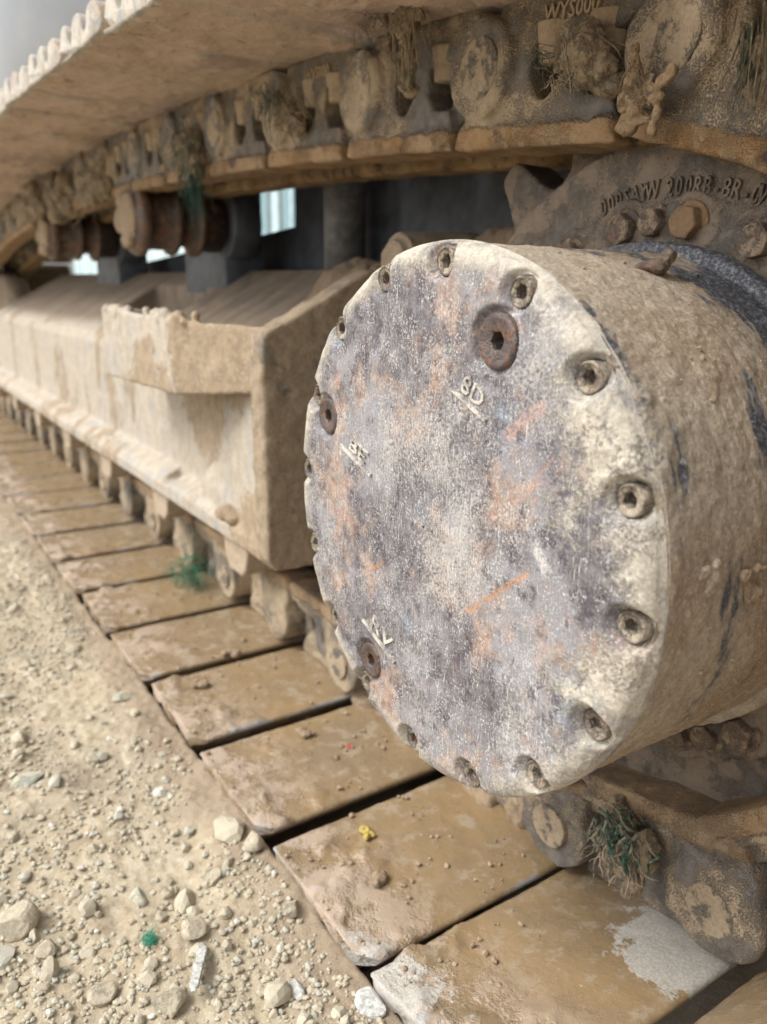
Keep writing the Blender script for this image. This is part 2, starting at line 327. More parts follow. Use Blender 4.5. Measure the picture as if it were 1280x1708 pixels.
def frame_mat():
    g = G('dusty_frame_plate')
    st = g.vec((7, 7, 2.2)); n0 = g.noise(1, 7, .62, src=st); n1 = g.noise(6, 8, .66, off=1); n2 = g.noise(45, 7, .7, off=2); n3 = g.noise(420, 3, .6, off=4)
    x, y, z = g.xyz()
    c = g.mix(g.ramp(n2, .35, .65), (.44, .38, .30), (.335, .285, .22))
    c = g.mix(g.ramp(g.noise(1, 7, .7, src=g.vec((30, 30, 4))), .5, .68, 0, .8), c, (.27, .275, .28))
    c = g.mix(g.ramp(n3, .5, .68, 0, .5), c, (.6, .57, .5))
    c = g.mix(g.ramp(g.noise(40, 6, .7, off=9), .56, .7, 0, .6), c, (.34, .36, .38))
    damp = g.ramp(g.math('ADD', n0, g.math('MULTIPLY', g.math('SUBTRACT', n2, .5), .10)), .54, .58)
    near = g.math('MULTIPLY', g.ramp(g.math('ADD', y, g.math('MULTIPLY', g.math('SUBTRACT', n1, .5), .3)), 1.06, .98), g.ramp(z, -.16, -.12))
    low = g.math('MULTIPLY', g.ball((.43, 1.17, -.17), .09, .012, 24, .9, (.5, .8, 1)), 1.)
    cor = g.ball((.42, .93, -.33), .07, .01, 30, .9, (.5, 1, 1))
    band = g.ball((.36, 1.0, -.08), .055, .006, 60, .5, (.3, .75, .6))
    damp = g.math('MULTIPLY', damp, g.ramp(y, 1.1, 1.5, .2, .9))
    for k in (near, low, cor, band): damp = g.math('MAXIMUM', damp, k)
    dm = g.mix(g.ramp(n2, .4, .6), (.34, .26, .17), (.255, .19, .125)); dm = g.mix(g.ramp(g.noise(150, 5, .75, off=55), .52, .66, 0, .7), dm, (.45, .375, .275))
    c = g.mix(damp, c, dm)
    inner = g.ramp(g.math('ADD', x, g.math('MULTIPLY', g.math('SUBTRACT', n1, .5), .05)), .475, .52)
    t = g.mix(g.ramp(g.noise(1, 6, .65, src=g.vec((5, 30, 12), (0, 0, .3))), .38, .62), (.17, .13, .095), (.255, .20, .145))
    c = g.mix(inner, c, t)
    g.set('Base Color', c); g.set('Roughness', .85)
    g.bump([(n1, .3, .005), (n2, .8, .003), (n3, .8, .001), (damp, .7, .003)])
    return g.m
M['frame'] = frame_mat()
M['plate'] = mud_metal('caked_end_plate', (.34, .31, .26), (.33, .26, .18), (.235, .18, .12), .62, rough=(.8, .95), sc=16, grain=420, edge=(.60, .50, .36), bumps=1.8, speck=((.48, .41, .31), .5))
M['roller'] = mud_metal('rusty_roller', (.085, .06, .048), (.26, .18, .11), (.18, .125, .08), .4, rust=(.13, .06, .035), rustamt=.5, rough=(.4, .85), sc=20, off=9, edge=(.24, .15, .09))
M['lowroller'] = mud_metal('muddy_roller', (.2, .18, .155), (.42, .335, .24), (.33, .26, .185), .66, rough=(.6, .9), sc=20, off=12)
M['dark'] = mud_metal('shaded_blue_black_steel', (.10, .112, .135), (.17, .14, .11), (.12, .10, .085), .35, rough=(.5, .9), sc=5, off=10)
M['greypost'] = mud_metal('grey_post_paint', (.20, .20, .20), (.24, .20, .16), (.2, .165, .13), .35, rough=(.5, .9), sc=12, off=14)
def body_mat():
    g = G('dusty_grey_body_paint'); n1 = g.noise(2.5, 6, .6); n2 = g.noise(60, 6, .7, off=2); n3 = g.noise(500, 2, .6)
    c = g.mix(g.ramp(n1, .4, .62), (.17, .18, .19), (.23, .235, .235)); c = g.mix(g.ramp(n3, .5, .7, 0, .4), c, (.25, .24, .22))
    x, y, z = g.xyz()
    a0, a1 = (1.93, .562), (1.63, .553)
    sh = g.math('SUBTRACT', z, g.math('ADD', g.math('MULTIPLY', g.math('SUBTRACT', y, a1[0]), .02), .505))
    k = g.math('MULTIPLY', g.ramp(g.math('ABSOLUTE', g.math('ADD', sh, g.math('MULTIPLY', g.math('SUBTRACT', n2, .5), .01))), .006, .002), g.math('MULTIPLY', g.ramp(y, 1.66, 1.72), g.ramp(y, 1.95, 1.88)))
    c = g.mix(g.math('MULTIPLY', k, .8), c, (.42, .24, .12))
    g.set('Base Color', c); g.set('Roughness', g.ramp(n1, .3, .7, .25, .42)); g.bump([(n2, .1, .001)])
    return g.m
M['body'] = body_mat()
def ground_mat():
    g = G('pale_clay_soil'); n0 = g.noise(3.2, 6, .6); n1 = g.noise(12, 8, .68, off=1); n2 = g.noise(90, 7, .7, off=2); n3 = g.noise(700, 3, .65, off=4)
    x, y, z = g.xyz()
    c = g.mix(g.ramp(n1, .35, .65), (.395, .32, .215), (.47, .405, .29)); c = g.mix(g.ramp(n0, .46, .60), c, (.34, .28, .20))
    c = g.mix(g.ramp(n2, .52, .68, 0, .7), c, (.58, .53, .42)); c = g.mix(g.ramp(n2, .46, .32, 0, .6), c, (.28, .215, .145))
    damp = g.ramp(g.math('ADD', x, g.math('MULTIPLY', g.math('SUBTRACT', n1, .5), .16)), .205, .255)
    c = g.mix(g.math('MULTIPLY', damp, .75), c, (.27, .20, .135))
    c = g.mix(g.ramp(n3, .56, .7, 0, .5), c, (.62, .58, .48))
    g.set('Base Color', c); g.set('Roughness', .95); g.bump([(n1, .5, .01), (n2, .7, .004), (n3, .6, .001)])
    return g.m
M['ground'] = ground_mat()
def stone_mat(name, cols, sc=60):
    g = G(name); r = g.geo.outputs['Random Per Island']; n = g.noise(sc, 6, .7); n3 = g.noise(600, 3, .6, off=3)
    c = g.mix(g.ramp(r, .1, .5), cols[0], cols[1]); c = g.mix(g.ramp(r, .72, .82), c, cols[2]); c = g.mix(g.ramp(r, .95, .97), c, cols[3])
    c = g.mix(g.ramp(n, .5, .65, 0, .6), c, cols[0]); c = g.mix(g.ramp(n3, .5, .7, 0, .4), c, (.6, .56, .47))
    g.set('Base Color', c); g.set('Roughness', .9); g.bump([(n, .4, .002), (n3, .5, .0005)]); return g.m
M['gravel'] = stone_mat('pale_gravel', ((.37, .32, .235), (.44, .395, .295), (.39, .38, .31), (.55, .535, .48)))
M['crumb'] = stone_mat('mud_crumbs', ((.27, .20, .13), (.33, .25, .165), (.24, .18, .12), (.38, .31, .22)))
M['clod'] = mud_metal('mud_clod', (.3, .22, .15), (.33, .245, .16), (.25, .185, .12), .7, rough=(.9, .95), sc=50, off=2, bumps=1.6)
M['palestone'] = mud_metal('pale_stone', (.45, .40, .30), (.49, .44, .335), (.38, .325, .235), .6, rough=(.85, .95), sc=40, off=3)
M['whitestone'] = mud_metal('white_stone', (.62, .62, .58), (.52, .47, .38), (.6, .57, .5), .35, rough=(.7, .9), sc=60, off=3)
M['greenstone'] = mud_metal('green_grey_stone', (.44, .46, .39), (.50, .47, .36), (.44, .41, .31), .5, rough=(.6, .9), sc=50, off=3)
M['straw'] = mud_metal('muddy_straw', (.30, .25, .16), (.34, .26, .17), (.25, .19, .12), .55, rough=(.8, .95), sc=60, off=5, bumps=1.3, edge=(.42, .35, .24))
M['strawlight'] = mud_metal('tan_clay_root', (.33, .235, .14), (.37, .27, .16), (.27, .19, .115), .6, rough=(.8, .95), sc=60, off=5, bumps=1.3)
M['greennet'] = mud_metal('green_net_fibre', (.05, .10, .07), (.2, .18, .12), (.15, .14, .1), .55, rough=(.6, .9), sc=70, off=6)
M['brightgreen'] = mud_metal('bright_green_fibre', (.05, .38, .24), (.3, .4, .28), (.2, .35, .25), .3, rough=(.5, .8), sc=60, off=6)
M['red'] = mud_metal('red_plastic', (.6, .05, .04), (.4, .12, .08), (.4, .12, .08), .2, rough=(.4, .7), sc=60)
M['yellow'] = mud_metal('yellow_crumb', (.55, .42, .10), (.42, .32, .15), (.4, .3, .15), .35, rough=(.6, .9), sc=80)
def flat(name, c, r=.6):
    g = G(name); n = g.noise(8, 4, .6); g.set('Base Color', g.mix(g.ramp(n, .3, .7), c, tuple(v*.8 for v in c))); g.set('Roughness', r); return g.m
M['teal'] = flat('teal_sheet', (.30, .46, .50)); M['tealpale'] = flat('pale_teal_band', (.62, .78, .80)); M['hgrey'] = flat('grey_sheet', (.35, .42, .44)); M['blue'] = flat('blue_sheet', (.30, .42, .55))

# ------------------------------------------------------------------ object helpers
def new(name, me, m, parent=None, local=None, world=None):
    o = bpy.data.objects.new(name, me)
    if me is not None and m is not None and not me.materials: me.materials.append(m)
    COL.objects.link(o)
    if parent is not None: o.parent = parent
    if local is not None: o.matrix_basis = local
    if world is not None:
        o.matrix_basis = world
    if parent is not None and local is None: o.matrix_parent_inverse = WORLD[parent.name].inverted()
    WORLD[o.name] = (WORLD[parent.name] @ local) if (parent is not None and local is not None) else (world if world is not None else Matrix.Identity(4))
    return o
WORLD = {}
def tag(o, label, cat, group=None):
    o['label'] = label; o['category'] = cat
    if group: o['group'] = group
    return o
def struct(o): o['kind'] = 'structure'; return o
def at_origin(me):
    """move the mesh so the object can sit at its own base"""
    C = coords(me); b = np.array([(C[:, 0].min()+C[:, 0].max())/2, (C[:, 1].min()+C[:, 1].max())/2, C[:, 2].min()]); setco(me, C-b); return Matrix.Translation(b)
def thing(name, me, m, label, cat, group=None):
    W = at_origin(me); return tag(new(name, me, m, world=W), label, cat, group)

# ------------------------------------------------------------------ ground
def gz(X, Y):
    P = np.stack([X, Y, np.zeros_like(X)], 1)
    z = -.541+.010*fbm(P, 5, 3, 1)+.009*fbm(P, 22, 4, 5, .6)+.0075*np.abs(fbm(P, 55, 4, 9, .65))*sm(fbm(P, 6, 2, 77), -.35, .3)+.0026*fbm(P, 200, 3, 12, .7)
    Pr = np.stack([X*3, Y*22, np.zeros_like(X)], 1)                       # grouser prints pressed across the strip beside the shoes
    z = z+.006*fbm(Pr, 1, 2, 30)*sm(X, .02, .12)*sm(X, .30, .24)
    z = z+.009*sm(X, .18, .255)*(1-sm(X, .272, .296))
    z = z-.052*sm(X, .272, .30)
    return z
def axis(parts):
    out = []
    for a, b, s in parts: out += list(np.arange(a, b, s))
    out.append(parts[-1][1]); return np.array(out)
gx = axis([(-150, -20, 20), (-20, -3, 1.5), (-3, -.8, .15), (-.8, -.15, .02), (-.15, .30, .0032), (.30, .9, .03), (.9, 3, .2), (3, 20, 1.5), (20, 150, 20)])
gy = axis([(-150, -20, 20), (-20, -3, 1.5), (-3, -.2, .15), (-.2, .34, .02), (.34, 1.3, .0036), (1.3, 2.2, .008), (2.2, 4, .02), (4, 20, .8), (20, 150, 20)])
XX, YY = np.meshgrid(gx, gy, indexing='ij'); Z = gz(XX.ravel(), YY.ravel())
nx, ny = len(gx), len(gy); I = np.arange(nx*ny).reshape(nx, ny)
F = np.stack([I[:-1, :-1], I[1:, :-1], I[1:, 1:], I[:-1, 1:]], -1).reshape(-1, 4)
struct(new('ground', pm('ground', np.stack([XX.ravel(), YY.ravel(), Z], 1), F), M['ground']))

# ------------------------------------------------------------------ excavator: root
BASE = Matrix.Translation((.57, 2.0, -.55))
ex = new('excavator', None, None, world=BASE)
tag(ex, 'mud-caked crawler excavator seen close at its track, round bolted final drive cover and sprocket', 'excavator')

# final drive drum and cover, both swept about the sprocket axis
BOLT_R = .1655
bolt_ang = [92.5, 69.9, 46.8, 24.2, 2.0, -19.5, -41.2, -62.8, -85.8, -108.9, -131.8, -154.6, -176.9, 161.2, 139.0, 116.2]
plugs = [(115.7, .1356, .0162), (22.9, .1405, .0142), (-62.0, .1400, .0142)]
def yz(a, r): return CY+r*math.cos(R_(a)), CZ+r*math.sin(R_(a))
na = 760
ang = np.arange(na)*2*np.pi/na
rr = np.concatenate([np.linspace(.0008, .160, 122), np.linspace(.161, .178, 30)])
A, Rr = np.meshgrid(ang, rr, indexing='ij')
Yc = CY+Rr*np.cos(A); Zc = CZ+Rr*np.sin(A)
P = np.stack([np.zeros(Yc.size), Yc.ravel(), Zc.ravel()], 1)
side = -(P[:, 1]-CY)
thick = sm(side+.35*Rr.ravel()+.05*fbm(P, 14, 3, 3), .135, .19)
hgt = .0009*fbm(P, 35, 3, 1)+.0005*fbm(P, 160, 3, 2)+thick*(.0016+.0016*fbm(P, 60, 3, 7)+.0008*fbm(P, 300, 2, 8))
# edge rounding and worn flats along the rim
edge = np.clip((Rr.ravel()-.1625)/.0156, 0, 1); edgeh = .0138*(1-np.sqrt(np.clip(1-edge**2, 0, 1)))
wear = .0015*sm(fbm(P, 18, 2, 44), .1, .6)
hgt = hgt-edgeh*(1+.25*fbm(P, 25, 2, 21))-wear*sm(Rr.ravel(), .155, .17)
for k, a in enumerate(bolt_ang):
    by, bz = yz(a, BOLT_R); d = np.hypot(P[:, 1]-by, P[:, 2]-bz)
    depth = .0055 if k not in (3, 6, 7, 8) else .007
    hgt = hgt-depth*sm(d, .0135, .0096)
    if k in (1, 2, 3, 4, 5, 6, 7, 14, 13, 12):      # pockets broken open to the rim
        ov, oz = yz(a, BOLT_R+.006); d2 = np.hypot(P[:, 1]-ov, P[:, 2]-oz); hgt = hgt-.003*sm(d2, .014, .007)
for a, r, pr in plugs:
    by, bz = yz(a, r); d = np.hypot(P[:, 1]-by, P[:, 2]-bz); hgt = hgt-.0045*sm(d, pr+.0036, pr+.0018)
dd = np.hypot(P[:, 1]-(.3395), P[:, 2]-(-.0515)); hgt = hgt-.0022*sm(dd, .0075, .003)
hx_ = np.zeros_like(hgt)
for k, a in enumerate(bolt_ang):
    by, bz = yz(a, BOLT_R); d = np.hypot(P[:, 1]-by, P[:, 2]-bz); hx_ = np.maximum(hx_, .012*sm(d, .0088, .0078))
for a, r, pr in plugs:
    by, bz = yz(a, r); d = np.hypot(P[:, 1]-by, P[:, 2]-bz); hx_ = np.maximum(hx_, .014*sm(d, pr-.001, pr-.0025))
Xc = .300-hgt+hx_
Xc = np.where(Rr.ravel() > .1774, np.maximum(Xc, .3145), Xc)
V = np.stack([Xc, P[:, 1], P[:, 2]], 1)
V3 = V.reshape(na, len(rr), 3); sk = V3[:, -1:, :].copy(); sk[:, :, 0] = .326; sk[:, :, 1] = CY+(sk[:, :, 1]-CY)*.985; sk[:, :, 2] = CZ+(sk[:, :, 2]-CZ)*.985
V = np.concatenate([V3, sk], 1).reshape(-1, 3); rr = np.r_[rr, .17]
nr = len(rr); I = np.arange(na*nr).reshape(na, nr); J = np.roll(I, -1, 0)
F = np.stack([I[:, :-1], I[:, 1:], J[:, 1:], J[:, :-1]], -1).reshape(-1, 4)
# drum
xs = np.concatenate([np.linspace(.3095, .318, 8), np.linspace(.320, .512, 120)])
A2, X2 = np.meshgrid(ang, xs, indexing='ij')
P2 = np.stack([X2.ravel(), CY+.175*np.cos(A2.ravel()), CZ+.175*np.sin(A2.ravel())], 1)
lump = .0020*fbm(P2, 9, 3, 61)+.0012*np.clip(fbm(P2, 40, 4, 62, .7), -.3, 1)+.0040*np.clip(fbm(P2, 32, 4, 64, .7)-.22, 0, 1)+.0013*fbm(P2, 170, 4, 63, .8)
for c, r, h in (((.335, .232, -.145), .006, .004), ((.345, .235, -.157), .009, .005), ((.35, .24, -.18), .006, .004)):
    lump = lump+h*sm(np.linalg.norm(P2-np.array(c), axis=1), r*2, 0)
rad = .1742+.0012*sm(X2.ravel(), .309, .316)+lump*sm(X2.ravel(), .311, .322)
rad = rad+.0075*sm(X2.ravel(), .480, .486)*sm(X2.ravel(), .509, .5)-.0*X2.ravel()
V2 = np.stack([X2.ravel(), CY+rad*np.cos(A2.ravel()), CZ+rad*np.sin(A2.ravel())], 1)
n2_ = len(xs); I2 = np.arange(na*n2_).reshape(na, n2_); J2 = np.roll(I2, -1, 0)
F2 = np.stack([I2[:, :-1], I2[:, 1:], J2[:, 1:], J2[:, :-1]], -1).reshape(-1, 4)
SC = Matrix.Translation((0, CY, CZ)) @ Matrix.Diagonal((1, 1.014, 1.014, 1)) @ Matrix.Translation((0, -CY, -CZ))
drum = new('final_drive_drum', pm('drum', V2, F2), M['drum'], ex, world=Matrix.Translation((0, .002, -.001)) @ SC)
cover = new('cover_plate', pm('cover', V, np.vstack([F, [[0, 0, 0, 0]]])[:-1]), M['cover'], ex, world=Matrix.Translation((0, .004, -.002)) @ SC)

def socket_head(name, ro, rh, depth, dish=.0, seg=36, chamf=.0012):
    """cap screw seen end on: dished rim, hexagon hole"""
    V = []; F = []
    def ring(r, x, hexa=False):
        b = len(V)
        for i in range(seg):
            t = 2*math.pi*i/seg; q = r
            if hexa: q = r*math.cos(math.pi/6)/math.cos((t % (math.pi/3))-math.pi/6)
            V.append((x, q*math.cos(t), q*math.sin(t)))
        return b
    rs = [ring(ro, .012), ring(ro, chamf), ring(ro-chamf, 0), ring((ro+rh)/2+.001, dish), ring(rh*1.12, dish*1.2), ring(rh, dish*1.2+.0008, True), ring(rh, depth, True), ring(.0005, depth+.001)]
    for a, b in zip(rs, rs[1:]):
        for i in range(seg):
            j = (i+1) % seg; F.append((a+i, a+j, b+j, b+i))
    me = pm(name, V, F, False); me.polygons.foreach_set('use_smooth', [i//seg in (0, 1, 2, 3) for i in range(len(F))]); me.update(); return me
cap = socket_head('cap_screw', .0084, .0046, .0085, .0006)
for k, a in enumerate(bolt_ang):
    by, bz = yz(a, BOLT_R)
    new('socket_bolt', cap, M['capbolt'], cover, local=Matrix.Translation((.3040 if k not in (3, 6, 7, 8) else .3050, by, bz)) @ Matrix.Rotation(R_(17*k), 4, 'X') @ Matrix.Rotation(R_(random.uniform(-2, 2)), 4, 'Y'))
for a, r, pr in plugs:
    by, bz = yz(a, r)
    new('threaded_plug', socket_head('plug', pr, .0056 if pr > .015 else .0050, .012, .0008, chamf=.002), M['plug'], cover, local=Matrix.Translation((.3012, by, bz)) @ Matrix.Rotation(R_(a), 4, 'X'))
def text_mesh(s, size, extr):
    cu = bpy.data.curves.new('t', 'FONT'); cu.body = s; cu.size = size; cu.extrude = extr; cu.align_x = 'CENTER'; cu.resolution_u = 2; cu.bevel_depth = extr*.25
    o = bpy.data.objects.new('t', cu); COL.objects.link(o); dg = bpy.context.evaluated_depsgraph_get(); dg.update()
    me = bpy.data.meshes.new_from_object(o.evaluated_get(dg)); bpy.data.objects.remove(o); bpy.data.curves.remove(cu); return me
def place_text(s, size, extr, pos, t, up, sx=1.):
    me = text_mesh(s, size, extr); C = coords(me); t = Vector(t).normalized(); up = Vector(up).normalized(); n = t.cross(up)
    W = np.array(pos)+C[:, :1]*sx*np.array(t)+C[:, 1:2]*np.array(up)+C[:, 2:3]*np.array(n); setco(me, W); return me
def join(name, meshes):
    bm = bmesh.new()
    for m in meshes: bm.from_mesh(m); bpy.data.meshes.remove(m)
    me = bpy.data.meshes.new(name); bm.to_mesh(me); bm.free(); return me
M['mark'] = mud_metal('raised_mark', (.42, .40, .38), (.60, .56, .48), (.52, .48, .42), .55, rough=(.6, .9), sc=90, off=3)
for s, a, b, hh, sx in (('8D', (.3763, -.0583), (.3433, -.0732), .0135, 1.15), ('BE', (.5077, -.1152), (.4655, -.1303), .0125, 1.6), ('RV', (.4743, -.2454), (.4305, -.2631), .0135, 1.6)):
    t = Vector((0, b[0]-a[0], b[1]-a[1])); L = t.length; t.normalize(); up = Vector((0, t.z, -t.y)); mid = Vector((.2995, (a[0]+b[0])/2, (a[1]+b[1])/2))
    ms = [place_text(s, hh*1.15, .0006, mid+up*.0035, t, up, sx)]
    bm = bmesh.new(); Mx = Matrix.Translation(mid) @ Matrix((( 0, 0, -1, 0), (t.y, up.y, 0, 0), (t.z, up.z, 0, 0), (0, 0, 0, 1)))
    b_box(bm, (-L/2, -.0011, -.001), (L/2, .0011, .0013), Mx)
    if s == 'BE':
        b_box(bm, (-L/2+.004, .0125, -.001), (L/2-.008, .0137, .0008), Mx)
    ms.append(to_mesh('u', bm))
    new('raised_mark', join('mark', ms), M['mark'], cover)
# dirt clods stuck on the drum
def blob(name, lumps, voxel, amp=.002, sc=90, seed=0, it=1):
    bm = bmesh.new(); amp *= 1.5
    for p, r, s in lumps: b_sph(bm, p, r, s)
    return cast(name, bm, voxel, it, amp, sc, seed, amp2=amp*.8, sc2=sc*.4)
thing('mud_clod', blob('clod_a', [((.415, .328, .0150), .009, (1, 1.1, .7)), ((.419, .324, .020), .006, (1, 1, 1)), ((.408, .332, .014), .006, (1, 1, .7))], .0011, .0016, 140, 3), M['rustbolt'], 'red-brown clod of earth stuck on top of the round drive drum', 'mud clod')
thing('mud_clod', blob('clod_b', [((.382, .2205, -.147), .006, (1, .8, 1.2)), ((.385, .219, -.154), .0065, (1, .7, 1.3)), ((.377, .219, -.143), .004, (1.2, .8, 1)), ((.388, .220, -.141), .004, (1.4, 1, .7))], .0011, .0018, 150, 5), M['clod'], 'ragged tan clod stuck half way down the flank of the drum', 'mud clod')
thing('mud_clod', blob('clod_c', [((.343, .297, -.302), .0065, (1.2, 1, .7)), ((.350, .293, -.304), .0045, (1.2, 1, .7)), ((.335, .302, -.306), .004, (1.2, 1, .7))], .0010, .0018, 160, 6), M['clod'], 'crumbly mud hanging at the bottom edge of the drum beside the cover', 'mud clod')

thing('mud_clod', blob('clod_d', [((.345+.006*math.cos(k*1.9), .2215, -.133-.0022*k), .0032+.001*math.sin(k*2.3), (1, .7, 1)) for k in range(7)], .0008, .0014, 190, 8), M['drum'], 'cream crumbly lump on the drum flank just behind the cover rim', 'mud clod')
g_ = np.random.default_rng(5); L = []
for k in range(90):
    a = g_.uniform(100, 300); x = g_.uniform(.325, .47); y_, z_ = yz(a, .1758); L.append((x, y_, z_, g_.uniform(.0007, .0018) if k > 8 else g_.uniform(.0024, .0034)))
bm = bmesh.new()
for x, y_, z_, q in L:
    rr_ = bmesh.ops.create_icosphere(bm, subdivisions=1, radius=q)
    for v in rr_['verts']: v.co = Vector((v.co.x*g_.uniform(.5, 1.7)+x, v.co.y*g_.uniform(.7, 1.3)+y_, v.co.z*g_.uniform(.7, 1.3)+z_))
o = new('mud_grit', to_mesh('grit', bm), M['drum']); o['kind'] = 'stuff'; o['label'] = 'grit and small crumbs of dried mud stuck over the drum flank'

# ------------------------------------------------------------------ sprocket
sp = []
for k in range(21):
    c = 91.8+8.57+17.143*k
    for d, r in ((-8.57, .2875), (-7.2, .2885), (-5.8, .2925), (-4.6, .303), (-3.6, .320), (-2.7, .337), (-1.9, .344), (0, .346), (1.9, .344), (2.7, .337), (3.6, .320), (4.6, .303), (5.8, .2925), (7.2, .2885)):
        sp.append(yz(c+d, r))
bm = bmesh.new(); b_ext(bm, sp, .556, .600)
b_cyl(bm, (.515, CY, CZ), (.600, CY, CZ), .262, .272, 72)
b_cyl(bm, (.505, CY, CZ), (.55, CY, CZ), .196, .196, 64)
b_cyl(bm, (.5095, CY, CZ), (.56, CY, CZ), .214, .214, 96)
for a in (63, 79.5, 96.2, 112.8, 129.5, 146, 163, 180, 234.3, 243.2, 251, 197, 214):
    by, bz = yz(a, .198); b_tor(bm, (.5085, by, bz), .0200, .0028)
sprocket = new('sprocket', cast('sprocket', bm, .0032, 3, .0010, 60, 3, .001, 14), M['sprocket'], ex)
# letters cast round the web
ms = []
s = '000SAYW 200RB-BR-0W'
for i, ch in enumerate(s):
    if ch == ' ': continue
    a = 73.3+i*2.0; y_, z_ = yz(a, .2165); t = (0, -math.sin(R_(a)), math.cos(R_(a))); up = (0, math.cos(R_(a)), math.sin(R_(a)))
    x0 = .5135
    ms.append(place_text(ch, .0185, .0013, (x0, y_, z_), t, up, .66))
new('cast_lettering', join('letters', ms), M['sprocket'], sprocket)
def hexhead(name, r, h, bev=.0014):
    bm = bmesh.new(); b_cyl(bm, (0, 0, 0), (h, 0, 0), r, seg=6); b_cyl(bm, (h*.8, 0, 0), (h+.004, 0, 0), r*1.25, seg=24); b_cyl(bm, (-.0012, 0, 0), (h*.5, 0, 0), r*.86, seg=20)
    return cast(name, bm, .0010, 1, .0004, 160, 5)
hexm = hexhead('hex_bolt', .0122, .010); hexo = hexm.copy(); hexr = hexhead('round_head', .0108, .010)
for a in (63, 79.5, 96.2, 112.8, 129.5, 146, 234.3, 251):
    by, bz = yz(a, .198)
    new('hex_bolt', hexo if a == 96.2 else hexm, M['orangebolt'] if a == 96.2 else M['rustbolt'], sprocket, local=Matrix.Translation((.4985, by, bz)) @ Matrix.Rotation(R_(a*2.3), 4, 'X'))
for a in (87.6, 243.2):
    by, bz = yz(a, .1985); new('dowel_head', hexr, M['rustbolt'], sprocket, local=Matrix.Translation((.4995, by, bz)) @ Matrix.Rotation(R_(a), 4, 'X'))

# ------------------------------------------------------------------ track links and shoes; local axes: x across, y along the chain from the boss, z towards the rail
PITCH = .19
def low_link_bm():
    bm = bmesh.new(); X = lambda a: a-.475
    b_cyl(bm, (X(.4715), 0, 0), (X(.530), 0, 0), .0405, .043, 36)
    b_cyl(bm, (X(.520), PITCH, 0), (X(.558), PITCH, 0), .036, .038, 32)
    b_tor(bm, (X(.4725), 0, 0), .0255, .0026)
    b_ext(bm, [(-.036, .030), (-.020, .062), (.150, .062), (.160, .055), (.146, .036), (.05, .036), (.02, .0)], X(.479), X(.532))
    b_ext(bm, [(-.036, .0), (-.034, .040), (.03, .050), (.062, .036), (.050, .010), (.040, -.010)], X(.476), X(.53))
    b_ext(bm, [(.10, .060), (.10, .03), (.226, .03), (.222, .058)], X(.504), X(.536))
    b_ext(bm, [(-.028, .050), (-.020, .024), (.146, .024), (.154, .050)], X(.487), X(.53))
    b_ext(bm, [(.10, .05), (.10, .022), (.205, .02), (.205, .05)], X(.506), X(.534))
    b_ext(bm, [(.036, -.050), (.036, -.034), (.060, -.022), (.136, -.022), (.150, -.034), (.150, -.050)], X(.497), X(.55))
    b_ext(bm, [(.0, -.024), (.052, -.030), (.052, .010), (.066, .030), (.0, .034)], X(.483), X(.53))
    b_ext(bm, [(.084, -.028), (.108, -.028), (.106, .010), (.124, .032), (.070, .032), (.086, .010)], X(.493), X(.53))
    b_ext(bm, [(.134, -.028), (.19, -.03), (.20, .034), (.126, .036)], X(.503), X(.55))
    b_sph(bm, (X(.508), .070, -.022), .020, (.8, 1, 1)); b_sph(bm, (X(.508), .120, -.026), .020, (.8, 1, .9))
    return bm
def link_bm(flip=False, big=1.):
    bm = bmesh.new(); X = lambda a: a-.475
    b_cyl(bm, (X(.474), 0, 0), (X(.520), 0, 0), .0395, .041, 36)
    b_cyl(bm, (X(.520), PITCH, 0), (X(.556), PITCH, 0), .037, .037, 32)
    b_tor(bm, (X(.4765), 0, 0), .0330, .0046)
    # rail
    b_ext(bm, [(-.029, .062), (-.024, .043), (.146, .043), (.158, .062)], X(.478), X(.530))
    b_ext(bm, [(.10, .060), (.10, .03), (.226, .03), (.222, .058)], X(.502), X(.534))
    b_ext(bm, [(-.028, .050), (-.020, .026), (.142, .026), (.154, .050)], X(.483), X(.526))
    b_ext(bm, [(.10, .05), (.10, .022), (.205, .02), (.205, .05)], X(.502), X(.53))
    b_ext(bm, [(.012, -.050), (.012, -.026), (.050, -.014), (.144, -.014), (.176, -.034), (.176, -.050)], X(.483), X(.545))
    b_ext(bm, [(.0, -.034), (.058, -.034), (.056, .010), (.066, .028), (.0, .034)], X(.481), X(.524))
    b_ext(bm, [(.084, -.024), (.110, -.024), (.108, .010), (.122, .030), (.072, .030), (.086, .010)], X(.484), X(.522))
    b_ext(bm, [(.138, -.025), (.19, -.03), (.20, .034), (.132, .036)], X(.494), X(.545))
    return bm
nvar = 3
link_me = [cast('track_link', link_bm(), .0023, 7, .0016, 55, 11*k+1, .0024, 16) for k in range(nvar)]
link_low = [cast('track_link', low_link_bm(), .0024, 11, .0022, 50, 31*k+1, .0034, 16) for k in range(2)]
def mirrored(me):
    m = me.copy(); C = coords(m); C[:, 0] *= -1; setco(m, C); m.flip_normals(); return m
link_mir = [mirrored(link_me[0])]
bm = bmesh.new(); b_cyl(bm, (-.0015, 0, 0), (.01, 0, 0), .0245, seg=32); pin_me = cast('pin', bm, .0014, 2, .0012, 110, 4, .0006, 40)
def nut_bm():
    bm = bmesh.new(); b_cyl(bm, (0, 0, 0), (0, 0, .023), .0175, .0165, seg=6); b_cyl(bm, (0, 0, -.006), (0, 0, .006), .020, .018, seg=24); return bm
nut_me = cast('nut', nut_bm(), .0016, 3, .0009, 90, 2)
bm = bmesh.new(); b_cyl(bm, (.0, 0, 0), (.09, 0, 0), .027, seg=28); bush_me = to_mesh('bushing', bm, True)
